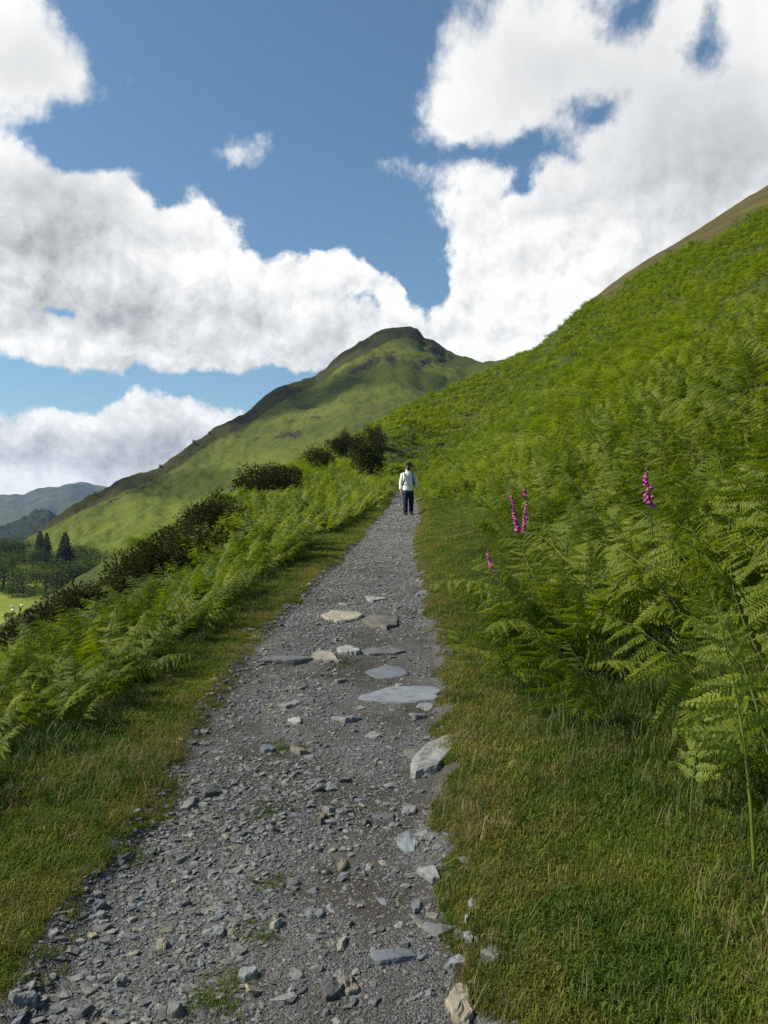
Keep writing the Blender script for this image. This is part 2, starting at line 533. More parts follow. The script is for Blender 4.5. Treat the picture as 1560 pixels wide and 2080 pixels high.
# ------------------------------------------------------------------ terrain of the near fell
_Y = [-30, 0, 2.25, 3.0, 3.9, 5.07, 6.65, 10, 16.5, 24.4, 32, 40, 50, 60, 70, 82, 100, 130, 400]
_L = [-1.0, -1.0, -1.05, -1.12, -1.07, -1.17, -1.16, -1.0, -.57, -.22, .12, .42, .62, .60, -.2, -2.6, -8, -20, -20]
_R = [.30, .30, .32, .26, .29, .35, .46, .50, .62, 1.14, 1.45, 1.66, 1.85, 1.85, 1.2, -1.2, -6.6, -18.6, -18.6]


def path_l(Y):
    return np.interp(Y, _Y, _L)


def path_r(Y):
    return np.interp(Y, _Y, _R)


_sy = np.linspace(-60, 400, 1841)
_ss = 0.081 + (0.150 - 0.081) * sstep(_sy, 26, 46) + (0.20 - 0.150) * sstep(_sy, 55, 80)
_sz = np.concatenate([[0], np.cumsum((_ss[1:] + _ss[:-1]) / 2 * np.diff(_sy))])
_sz -= np.interp(0, _sy, _sz)


def long_profile(Y):
    return np.interp(Y, _sy, _sz)


def ramp(t, s0, s1, t0, t1):
    """height gained when the slope goes from s0 to s1 between t0 and t1"""
    t = np.maximum(t, 0)
    q = np.clip(t, t0, t1) - t0
    return s0 * t + (s1 - s0) * (q * q / (2 * (t1 - t0)) + np.maximum(t - t1, 0))


_CPX = [-5000, 300, 640, 790, 1010, 1140, 1300, 1560, 1700]
_CD = [75, 75, 75, 92, 150, 205, 230, 250, 250]


def crest_dist(az):
    px = 780 + np.tan(np.clip(az, -1.2, 1.2)) * FPX
    return np.interp(px, _CPX, _CD)


def verge_r(Y):
    return np.interp(Y, [0, 2, 2.9, 3.6, 4.2, 5, 7, 9, 12.5, 19, 28, 34, 60], [1.5, 1.28, 1.10, .98, .62, .48, .40, .74, 1.25, 1.8, 1.45, .6, .3])


def verge_l(Y):
    return np.interp(Y, [0, 4, 5, 6, 8, 10, 13, 17, 22, 30, 40, 60], [.92, .86, .66, .56, .60, .72, .86, .80, .68, .5, .35, .3])


CORR = None
SKYLINE = [(560, 985), (640, 935), (700, 898), (790, 850), (850, 822), (900, 800), (1000, 752), (1060, 722), (1100, 702), (1130, 675), (1160, 642), (1235, 580),
           (1320, 525), (1400, 476), (1500, 410), (1560, 371), (1640, 318), (1760, 240)]


def fit_skyline():
    """lower or raise the crest of the fell so that it passes through the skyline of the photograph"""
    global CORR
    az = np.array([azel(p[0], p[1])[0] for p in SKYLINE])
    want = np.array([ray(*p)[2] / math.hypot(1, ray(*p)[0]) for p in SKYLINE])
    cor = np.zeros(len(az))
    d = np.exp(np.linspace(math.log(20), math.log(330), 900))
    for it in range(6):
        CORR = (az, cor)
        got = np.array([np.max((ground(np.sin(a) * d, np.cos(a) * d, False) - EYE) / d) for a in az])
        cor = cor + (got - want) * 1.0
    CORR = (az, cor)
    print('skyline fit', np.round((got - want) * FPX, 1), np.round(cor, 3))


def ground(X, Y, detail=True):
    X = np.asarray(X, float); Y = np.asarray(Y, float)
    l = path_l(Y); r = path_r(Y)
    z = long_profile(Y)
    tr = X - r; tl = l - X
    z = z + np.where(tr > 0, ramp(tr, .14, .63, .15, 2.8), 0.0)
    z = z - np.where(tl > 0, ramp(tl, .03, .62, np.interp(Y, [13, 30], [.45, 4.2]), np.interp(Y, [13, 30], [2.0, 12.0])), 0.0)
    d = np.hypot(X, Y); az = np.arctan2(X, Y)
    cd = crest_dist(az)
    over = np.maximum(d - cd, 0)
    z = z - np.where(Y > 0, over * over * .0035 + over * .05, 0)
    if CORR is not None:
        z = z - np.interp(az, CORR[0], CORR[1]) * d * sstep(d, 28, 28 + .75 * (cd - 28)) * sstep(Y, 5, 20)
    if detail:
        off = np.clip(np.maximum(tr, tl), 0, 6)
        far = sstep(off, 1.2, 6)
        z = z + fbm(X, Y, 1.3, 3, 3) * (.035 + .10 * sstep(off, .3, 2.0))
        z = z + far * (fbm(X, Y, 7.0, 3, 11) * .5 + fbm(X, Y, 30.0, 2, 21) * 1.0 * sstep(d, 25, 70))
        inpath = np.clip(np.minimum(X - l, r - X) + .15, 0, .3) / .3
        z = z + inpath * (fbm(X, Y, .45, 3, 5) * .035 - .018)
        # worn edge of turf stands a little above the gravel, low rock step across the path
        z = z - .035 * sstep(-np.maximum(tr, tl), -.10, .06)
        z = z + inpath * .05 * (sstep(Y, 6.3, 6.7) - sstep(Y, 6.9, 8.5))
    return np.maximum(z, -42.0)


fit_skyline()


def hit(px, py, dmin=1.5, dmax=320.0):
    """where the sight line of a photograph pixel meets the near fell"""
    d = ray(px, py)
    t = np.exp(np.linspace(math.log(dmin), math.log(dmax), 5000))
    below = (EYE + d[2] * t) < ground(d[0] * t, t)
    i = int(np.argmax(below)) if below.any() else len(t) - 1
    return np.array([d[0] * t[i], t[i], float(ground(d[0] * t[i], t[i]))])


# upper edge of the bracken on the right-hand slope
_edge = [(1010, 738), (1135, 676), (1188, 640), (1290, 580), (1398, 503), (1469, 462), (1560, 415), (1640, 370)]
_eaz = []; _ed = []
for (px, py) in _edge:
    h_ = hit(px, py, 20)
    _eaz.append(math.atan2(h_[0], h_[1])); _ed.append(math.hypot(h_[0], h_[1]))


def bracken_top(az):
    return np.interp(az, [_eaz[0] - .03] + _eaz, [400.0] + _ed)


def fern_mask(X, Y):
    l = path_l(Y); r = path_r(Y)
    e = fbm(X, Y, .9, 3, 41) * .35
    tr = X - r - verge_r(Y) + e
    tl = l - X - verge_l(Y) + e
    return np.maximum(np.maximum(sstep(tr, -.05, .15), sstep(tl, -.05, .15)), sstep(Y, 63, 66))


def edge_straw(x, y):
    """trodden, dried turf close to the path, more of it on the right"""
    tr = x - path_r(y); tl = path_l(y) - x
    return np.where(tr > 0, .85 * (1 - sstep(tr, .12, .62)), .55 * (1 - sstep(tl, .05, .40)))


def build_ground():
    fine = np.radians(np.arange(-33, 33.01, 0.15))
    left = np.radians(-np.concatenate([np.arange(180, 60, -4), np.arange(60, 33, -1.0)]))
    az = np.concatenate([left, fine, -left[::-1]])
    az = np.unique(np.round(az, 7))
    nd = 500
    d = np.exp(np.linspace(math.log(0.5), math.log(345.0), nd))
    A, D = np.meshgrid(az, d, indexing='ij')
    X = np.sin(A) * D; Y = np.cos(A) * D
    Z = ground(X, Y)
    V = np.stack([X, Y, Z], -1).reshape(-1, 3)
    na = len(az)
    i = np.arange(na - 1)[:, None]; j = np.arange(nd - 1)[None, :]
    a = (i * nd + j); f = np.stack([a, a + nd, a + nd + 1, a + 1], -1).reshape(-1, 4)
    ctr = V[f].mean(1)
    yy = ctr[:, 1]
    nz = fbm(ctr[:, 0], ctr[:, 1], .35, 3, 77) * .28
    on = (ctr[:, 0] > path_l(yy) - nz) & (ctr[:, 0] < path_r(yy) + nz) & (yy < 64) & (np.hypot(ctr[:, 0], yy) < 120)
    for nm, sel, kind, m in (('ground', ~on, 'structure', MATS['turf']), ('footpath', on, 'structure', MATS['path_grit'])):
        ff = f[sel]
        used = np.unique(ff)
        remap = np.full(len(V), -1, np.int64); remap[used] = np.arange(len(used))
        vv = V[used]
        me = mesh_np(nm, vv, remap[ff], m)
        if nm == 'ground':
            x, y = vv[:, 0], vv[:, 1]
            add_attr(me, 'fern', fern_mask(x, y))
            tt = np.maximum(x - path_r(y), path_l(y) - x)
            add_attr(me, 'soil', 1.0 - sstep(tt, 0.0, .22))
            add_attr(me, 'edge', edge_straw(x, y))
            aa = np.arctan2(x, y); dd = np.hypot(x, y)
            eb = bracken_top(aa)
            add_attr(me, 'upland', sstep(dd + fbm(x, y, 12, 3, 8) * 18, eb - 3, eb + 6))
        o = link(nm, me, kind=kind)
        if nm == 'footpath':
            global PATH
            PATH = o


build_ground()


# ------------------------------------------------------------------ the peak, the far mountains, the valley
def polar_fell(name, tab, base, mat, naz, nd, az_px, back, shape, extra, kind='structure', smooth_crest=False):
    """a fell whose skyline runs through tab = (px, py, distance); base = (px, distance, height) of its foot"""
    px = np.linspace(az_px[0], az_px[1], naz)
    tp = np.array(tab, float); bp = np.array(base, float)
    sky = np.interp(px, tp[:, 0], tp[:, 1]); d1 = np.interp(px, tp[:, 0], tp[:, 2])
    d0 = np.interp(px, bp[:, 0], bp[:, 1]); z0 = np.interp(px, bp[:, 0], bp[:, 2])
    hz = (px - 780) / FPX
    el = np.array([ray(a, b_)[2] for a, b_ in zip(px, sky)])
    z1 = EYE + el * d1
    k = max(3, int(90 / (px[1] - px[0]))) | 1
    pad = np.pad(z1, k // 2, mode='edge')
    z1s = np.convolve(pad, np.hanning(k + 2)[1:-1] / np.hanning(k + 2)[1:-1].sum(), 'valid') if smooth_crest else z1
    t = np.linspace(0, 1 + back, nd)
    T, _ = np.meshgrid(t, px)
    D = d0[:, None] + (d1 - d0)[:, None] * T
    P = shape(np.minimum(T, 1.0))
    Z = z0[:, None] + (z1s - z0)[:, None] * P + (z1 - z1s)[:, None] * sstep(T, .80, .98)
    over = np.maximum(T - 1, 0) * (d1 - d0)[:, None]
    Z = Z - over * .35 - over * over * .001
    X = hz[:, None] * D; Y = D
    att = {}
    Z = extra(X, Y, Z, T, px[:, None] * np.ones_like(T), att)
    V = np.stack([X, Y, Z], -1).reshape(-1, 3)
    i = np.arange(naz - 1)[:, None]; j = np.arange(nd - 1)[None, :]
    a = i * nd + j
    f = np.stack([a, a + nd, a + nd + 1, a + 1], -1).reshape(-1, 4)
    me = mesh_np(name, V, f, mat)
    for k, v in att.items():
        add_attr(me, k, v.reshape(-1))
    return link(name, me, kind=kind), (X, Y, Z)


PEAK_SKY = [(-60, 1150, 470), (40, 1098, 450), (100, 1060, 450), (150, 1028, 462), (200, 1001, 480), (260, 972, 500), (330, 944, 520), (365, 918, 530),
            (430, 868, 560), (470, 848, 575), (497, 838, 585), (505, 828, 590), (540, 800, 602), (580, 781, 615), (640, 760, 640),
            (670, 740, 652), (700, 716, 662), (730, 698, 674), (760, 685, 684), (785, 671, 690), (805, 665, 695), (835, 666, 698), (850, 671, 700),
            (858, 683, 700), (880, 690, 695), (905, 706, 690), (950, 726, 670), (985, 733, 655), (1005, 732, 650), (1060, 715, 640), (1140, 680, 640), (1300, 640, 640)]
PEAK_BASE = [(-60, 360, -34), (100, 340, -34), (250, 330, -33), (400, 330, -30), (640, 300, -16), (800, 300, -8), (1300, 300, 0)]


def blob(PX, SV, cx, cy, rx, ry, ang=0.0):
    c, s = math.cos(R(ang)), math.sin(R(ang))
    u = ((PX - cx) * c - (SV - cy) * s) / rx; v = ((PX - cx) * s + (SV - cy) * c) / ry
    return np.exp(-(u * u + v * v))


def peak_extra(X, Y, Z, T, PX, att):
    env = sstep(T, 0.02, .2) * (1 - .75 * sstep(T, .90, .99))
    Z = Z + env * (fbm(X, Y, 130, 3, 61) * 14 + fbm(X + Y * .5, Y, 30, 4, 62) * 7.0 + fbm(X + Z * .8, Y, 9, 3, 63) * 2.2)
    Z = Z + sstep(T, .9, 1) * fbm(X, Y, 20, 4, 66) * 4.0
    # position in the photograph only says where the crags lie on the fellside
    SV = HORIZON - (Z - EYE) / Y * FPX
    crag = np.zeros_like(Z)
    for (cx, cy, rx, ry, an, amp) in [(735, 745, 46, 9, 28, 1.1), (795, 728, 14, 12, 0, 1.0), (865, 735, 22, 10, 20, .8), (885, 712, 18, 10, -10, .9),
                                      (900, 728, 40, 7, 15, .55), (580, 886, 34, 6, 8, 1.1), (530, 890, 22, 5, 10, .8), (690, 760, 34, 7, 24, .7),
                                      (845, 676, 16, 11, -30, 1.2), (515, 838, 28, 10, 38, .8), (560, 862, 60, 6, 12, .35), (640, 850, 50, 7, 10, .35),
                                      (300, 985, 60, 6, 25, .4), (240, 1010, 40, 5, 28, .5)]:
        crag = np.maximum(crag, amp * blob(PX, SV, cx, cy, rx, ry, an))
    crag = np.clip(crag, 0, 1) * (0.55 + 0.9 * (fbm(X, Z * 2.0 + Y * .3, 16, 4, 64) + .5))
    Z = Z + crag * (fbm(X, Y + Z, 7, 3, 65) * 7.0)
    crest_dark = 1.0 - sstep((SV - np.interp(PX, [p[0] for p in PEAK_SKY], [p[1] for p in PEAK_SKY])),
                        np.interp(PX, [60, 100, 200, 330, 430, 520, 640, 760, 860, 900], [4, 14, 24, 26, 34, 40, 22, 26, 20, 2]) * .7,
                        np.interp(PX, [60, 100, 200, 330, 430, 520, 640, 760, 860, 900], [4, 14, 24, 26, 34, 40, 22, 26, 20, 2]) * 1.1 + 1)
    att['crest_dark'] = np.clip(crest_dark * (PX < 905), 0, 1)
    att['crag'] = np.clip(crag, 0, 1)
    bright_green = np.maximum(blob(PX, SV, 300, 1060, 260, 75, 20), .7 * blob(PX, SV, 480, 960, 240, 45, 12))
    bright_green = np.maximum(bright_green, .55 * blob(PX, SV, 830, 770, 170, 26, 15))
    att['bright_green'] = np.clip(bright_green * 1.2 - .15, 0, 1)
    return Z


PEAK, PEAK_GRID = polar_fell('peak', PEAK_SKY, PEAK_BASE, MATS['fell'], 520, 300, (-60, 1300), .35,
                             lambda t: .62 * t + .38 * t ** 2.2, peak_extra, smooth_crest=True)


def far_extra(X, Y, Z, T, PX, att):
    env = sstep(T, 0.0, .25) * (1 - .6 * sstep(T, .93, 1.0))
    rid = np.abs(fbm(X, Y * .6, 700, 4, 81))
    return Z + env * (-rid * 200 + 30 + fbm(X, Y, 160, 4, 82) * 30) + sstep(T, .9, 1) * fbm(X, Y, 90, 4, 83) * 8


polar_fell('mountain', [(-700, 1010, 4200), (-300, 1005, 4200), (-60, 1012, 4100), (0, 1003, 4100), (28, 998, 4100), (50, 999, 4100), (58, 994, 4150), (75, 989, 4200), (100, 986, 4250), (118, 989, 4250),
                        (130, 984, 4300), (145, 982, 4300), (175, 983, 4300), (190, 987, 4300), (210, 990, 4300), (300, 1000, 4300), (600, 1010, 4300)],
           [(-700, 2300, -34), (600, 2300, -34)], MATS['far_fell'], 260, 120, (-700, 600), .25,
           lambda t: .35 * t + .65 * t ** 1.6, far_extra)


def knoll_extra(X, Y, Z, T, PX, att):
    return Z + sstep(T, .05, .2) * (fbm(X, Y, 60, 3, 91) * 10 + fbm(X, Y, 9, 2, 92) * 9)


polar_fell('wooded_knoll', [(-500, 1110, 1500), (-120, 1092, 1500), (-40, 1080, 1500), (0, 1072, 1500), (30, 1062, 1500), (50, 1054, 1500), (66, 1045, 1500),
                            (80, 1040, 1500), (98, 1038, 1500), (108, 1046, 1500), (122, 1056, 1500), (200, 1090, 1500), (400, 1120, 1500)],
           [(-500, 1050, -34), (400, 1050, -34)], MATS['far_wood'], 420, 110, (-500, 400), .3,
           lambda t: t ** 0.85, knoll_extra)


def valley_z(X, Y):
    X = np.asarray(X, float); Y = np.asarray(Y, float)
    d = np.hypot(X, Y)
    az = np.arctan2(X, Y)
    rise = 13 * sstep(d, 345, 430) * sstep(d, 900, 600)
    return -29.0 + fbm(X, Y, 120, 3, 95) * 3.0 * sstep(d, 150, 300) + rise * sstep(az, R(-40), R(-28)) + 6.5 * sstep(az, R(-27), R(-19)) * sstep(d, 400, 280)


def build_valley():
    az = np.radians(np.concatenate([np.arange(-180, -45, 5), np.arange(-45, 10, .5), np.arange(10, 181, 5)]))
    d = np.concatenate([np.exp(np.linspace(math.log(30), math.log(700), 130)), np.exp(np.linspace(math.log(760), math.log(5600), 24))])
    A, D = np.meshgrid(az, d, indexing='ij')
    X = np.sin(A) * D; Y = np.cos(A) * D
    V = np.stack([X, Y, valley_z(X, Y)], -1).reshape(-1, 3)
    nd = len(d)
    i = np.arange(len(az) - 1)[:, None]; j = np.arange(nd - 1)[None, :]
    a = i * nd + j
    f = np.stack([a, a + nd, a + nd + 1, a + 1], -1).reshape(-1, 4)
    link('valley_floor', mesh_np('valley_floor', V, f, MATS['meadow']), kind='structure')


build_valley()

# ------------------------------------------------------------------ scatter by geometry nodes (only for what nobody could count)
def source(name, me):
    return bpy.data.objects.new(name, me)      # not linked: only an instance source


def scatter(name, pts, rots, scl, sources, idx, label, cat, edge=None):
    me = bpy.data.meshes.new(name)
    pts = np.asarray(pts, np.float32)
    me.vertices.add(len(pts)); me.vertices.foreach_set('co', pts.ravel())
    a = me.attributes.new('rot', 'FLOAT_VECTOR', 'POINT'); a.data.foreach_set('vector', np.asarray(rots, np.float32).ravel())
    scl = np.asarray(scl, np.float32)
    if scl.ndim == 1:
        scl = np.repeat(scl[:, None], 3, 1)
    a = me.attributes.new('scl', 'FLOAT_VECTOR', 'POINT'); a.data.foreach_set('vector', scl.ravel())
    a = me.attributes.new('idx', 'INT', 'POINT'); a.data.foreach_set('value', np.asarray(idx, np.int32))
    if edge is not None:
        add_attr(me, 'edge', edge)
    o = link(name, me, label=label, cat=cat, kind='stuff')
    ng = bpy.data.node_groups.new(name, 'GeometryNodeTree')
    ng.interface.new_socket('Geometry', in_out='INPUT', socket_type='NodeSocketGeometry')
    ng.interface.new_socket('Geometry', in_out='OUTPUT', socket_type='NodeSocketGeometry')
    N, L = ng.nodes, ng.links
    gi = N.new('NodeGroupInput'); go = N.new('NodeGroupOutput')
    iop = N.new('GeometryNodeInstanceOnPoints')
    jn = N.new('GeometryNodeJoinGeometry')
    for s in sources:
        oi = N.new('GeometryNodeObjectInfo'); oi.inputs['Object'].default_value = s; oi.inputs['As Instance'].default_value = True
        L.new(oi.outputs['Geometry'], jn.inputs[0])

    def named(nm, t):
        q = N.new('GeometryNodeInputNamedAttribute'); q.data_type = t; q.inputs['Name'].default_value = nm
        return q.outputs[0]
    L.new(gi.outputs[0], iop.inputs['Points'])
    L.new(jn.outputs[0], iop.inputs['Instance'])
    iop.inputs['Pick Instance'].default_value = True
    L.new(named('idx', 'INT'), iop.inputs['Instance Index'])
    L.new(named('rot', 'FLOAT_VECTOR'), iop.inputs['Rotation'])
    L.new(named('scl', 'FLOAT_VECTOR'), iop.inputs['Scale'])
    L.new(iop.outputs[0], go.inputs[0])
    md = o.modifiers.new('scatter', 'NODES'); md.node_group = ng
    return o


class Soup:
    """collects vertices and quads / triangles of several pieces"""
    def __init__(self):
        self.v = []; self.f = []; self.mi = []

    def add(self, verts, faces, mi=0):
        o = len(self.v)
        self.v.extend([tuple(x) for x in verts])
        for f in faces:
            self.f.append(tuple(o + i for i in f)); self.mi.append(mi)

    def mesh(self, name, mats, smooth=False):
        me = bpy.data.meshes.new(name)
        me.from_pydata(self.v, [], self.f)
        for m in mats: me.materials.append(m)
        if len(mats) > 1:
            me.polygons.foreach_set('material_index', self.mi)
        if smooth:
            me.polygons.foreach_set('use_smooth', [True] * len(self.f))
        me.update()
        return me


def tube(soup, pts, radii, n=6, mi=0, cap=True):
    pts = [Vector(p) for p in pts]
    rings = []
    up = Vector((0.31, 0.17, 0.93)).normalized()
    vs = []
    for i, p in enumerate(pts):
        t = (pts[min(i + 1, len(pts) - 1)] - pts[max(i - 1, 0)]).normalized()
        a = t.cross(up if abs(t.dot(up)) < .95 else Vector((1, 0, 0))).normalized()
        b_ = t.cross(a)
        r = radii[i]
        rx, ry = r if hasattr(r, '__len__') else (r, r)
        for k in range(n):
            g = 2 * math.pi * k / n
            vs.append(p + a * math.cos(g) * rx + b_ * math.sin(g) * ry)
    fs = []
    for i in range(len(pts) - 1):
        for k in range(n):
            k2 = (k + 1) % n
            fs.append((i * n + k, i * n + k2, (i + 1) * n + k2, (i + 1) * n + k))
    if cap:
        fs.append(tuple(range(n - 1, -1, -1)))
        fs.append(tuple((len(pts) - 1) * n + k for k in range(n)))
    soup.add(vs, fs, mi)


# ------------------------------------------------------------------ bracken
def pinna_arrays(rs, n=13, curl=0.0):
    """one side leaf of a bracken frond: unit length along x, cut into leaflets"""
    v = []; f = []

    def zz(x, y):
        return -.30 * x * x - .34 * abs(y) + curl * max(0, x - .7) ** 2 * 6
    m = 5
    bend = rs.uniform(-.14, .14)
    for k in range(m):
        x = k / (m - 1)
        w = .010 * (1 - .7 * x)
        v += [(x, -w + bend * x * x, zz(x, 0)), (x, w + bend * x * x, zz(x, 0))]
    for k in range(m - 1):
        f.append((2 * k, 2 * k + 2, 2 * k + 3, 2 * k + 1))
    for k in range(n):
        x = .05 + .93 * (k + .5) / n
        w = (.185 * (1 - x) ** .72 + .012) * rs.uniform(.85, 1.12)
        sp = .93 / n
        for sgn in (-1, 1):
            xs = x + (sp * .3 if sgn > 0 else 0)
            o = len(v)
            fw = w * rs.uniform(.22, .42)
            pts = [(xs - sp * .40, 0), (xs + sp * .40, 0), (xs + sp * .36 + fw * .6, sgn * w * .62), (xs + fw, sgn * w), (xs - sp * .26 + fw * .45, sgn * w * .60)]
            v += [(a, b_ + bend * a * a, zz(a, b_) + rs.uniform(-.014, .014)) for a, b_ in pts]
            f.append((o, o + 1, o + 2, o + 4)); f.append((o + 4, o + 2, o + 3))
    return np.array(v, float), f


def pinna_low(rs):
    v = [(0, -.008, 0), (0, .008, 0)]; f = []
    pts = [(0.02, 0.0)]
    v = []; f = []
    n = 5
    for k in range(n):
        x = .04 + .94 * (k + .5) / n
        w = .20 * (1 - x) ** .7 + .015
        for sgn in (-1, 1):
            o = len(v)
            for a, b_ in ((x - .075, 0), (x + .075, 0), (x + .10, sgn * w)):
                v.append((a, b_, -.16 * a * a - .22 * abs(b_)))
            f.append((o, o + 1, o + 2))
    return np.array(v, float), f


def frond_plan(rs, pairs=11, length=1.0, th0=6, th1=72, pin=.36, s0=.36, droop=.22):
    """rachis points and the placing of every pinna"""
    ns = 13
    P = [Vector((0, 0, 0))]; T = []
    wob = rs.uniform(-.12, .12)
    for i in range(ns):
        s = i / (ns - 1)
        th = R(th0 + (th1 - th0) * s ** 1.35)
        t = Vector((math.sin(th), wob * s, math.cos(th))).normalized()
        T.append(t)
        if i < ns - 1:
            P.append(P[-1] + t * (length / (ns - 1)))

    def at(s):
        q = s * (ns - 1); i = min(int(q), ns - 2); u = q - i
        return P[i].lerp(P[i + 1], u), T[i].lerp(T[i + 1], u).normalized()
    plan = []
    for k in range(pairs):
        q = k / pairs
        s = s0 + (1 - s0) * (1 - (1 - q) ** 1.25) * .985
        p, t = at(s)
        lp = length * (pin * (1 - q) ** .85 + .025)
        side = Vector((0, 1, 0)); side = (side - t * side.dot(t)).normalized()
        for sg in (-1, 1):
            a = R(rs.uniform(14, 26) + 26 * q)
            d = side * sg * math.cos(a) + t * math.sin(a) + Vector((0, 0, -droop * rs.uniform(.5, 1.5)))
            d += Vector((rs.uniform(-.2, .2), rs.uniform(-.2, .2), rs.uniform(-.22, .25)))
            d.normalize()
            nrm = t.cross(side)
            if nrm.z < 0: nrm = -nrm
            nrm = (nrm + Vector((rs.uniform(-.25, .25), rs.uniform(-.25, .25), rs.uniform(0, .35)))).normalized()
            y = nrm.cross(d).normalized(); z = d.cross(y)
            M = Matrix(((d.x, y.x, z.x, p.x), (d.y, y.y, z.y, p.y), (d.z, y.z, z.z, p.z), (0, 0, 0, 1)))
            plan.append((M, lp * rs.uniform(.88, 1.08)))
    # end leaflet
    return P, plan


def stem_soup(P, length, r=.0055, n=4):
    so = Soup()
    tube(so, P, [r * length * (1 - .75 * i / (len(P) - 1)) for i in range(len(P))], n, 0, False)
    return so


PINNAE = [pinna_arrays(random.Random(100 + i)) for i in range(6)]
PINNA_MESH = []
for i, (v, f) in enumerate(PINNAE):
    so = Soup(); so.add(v, f)
    PINNA_MESH.append(so.mesh('pinna', [MATS['bracken']]))
PINNA_YOUNG = []
for i in range(2):
    v, f = pinna_arrays(random.Random(140 + i), 11, .5)
    so = Soup(); so.add(v, f)
    PINNA_YOUNG.append(so.mesh('pinna', [MATS['bracken_young']]))


def xform(M, s, v):
    A = np.array(M)[:3, :3] * s
    return v @ A.T + np.array(M)[:3, 3]


FRONDS = []          # (stem mesh, blade mesh, plan, whole-plant mesh)
for i in range(10):
    rs = random.Random(200 + i)
    P, plan = frond_plan(rs, rs.choice([11, 12, 13, 14]), 1.0, rs.uniform(2, 12), rs.uniform(50, 105), rs.uniform(.24, .34), rs.uniform(.26, .40), rs.uniform(.1, .45))
    st = stem_soup(P, 1.0)
    bl = Soup(); wh = Soup()
    wh.add(st.v, st.f, 1)
    pick = []
    for (M, lp) in plan:
        k = rs.randrange(6); pick.append(k)
        v, f = PINNAE[k]
        w = xform(M, lp, v)
        bl.add(w, f); wh.add(w, f, 0)
    FRONDS.append((st.mesh('stem', [MATS['bracken_stem']], True), bl.mesh('frond_blade', [MATS['bracken']]), [(m, l, k) for (m, l), k in zip(plan, pick)],
                   wh.mesh('bracken', [MATS['bracken'], MATS['bracken_stem']])))


def clump_mesh(seed, n=11, spread=.55):
    """a metre of distant bracken canopy"""
    rs = random.Random(seed)
    so = Soup()
    for k in range(n):
        P, plan = frond_plan(rs, 8, 1.0, rs.uniform(2, 14), rs.uniform(70, 108), .36, .40)
        rz = Matrix.Rotation(rs.uniform(0, 6.28), 4, 'Z')
        tr = Matrix.Translation((rs.uniform(-spread, spread), rs.uniform(-spread, spread), rs.uniform(-.12, .05)))
        sc = rs.uniform(.75, 1.1)
        B = tr @ rz @ Matrix.Scale(sc, 4)
        for (M, lp) in plan:
            v, f = pinna_low(rs)
            so.add(xform(B, 1.0, xform(M, lp, v)), f)
    return so.mesh('bracken_clump', [MATS['bracken']])


def in_view(x, y, pad=0.06):
    return (y > 0.4) & (np.abs(x / np.maximum(y, .01)) < 780 / FPX + pad)


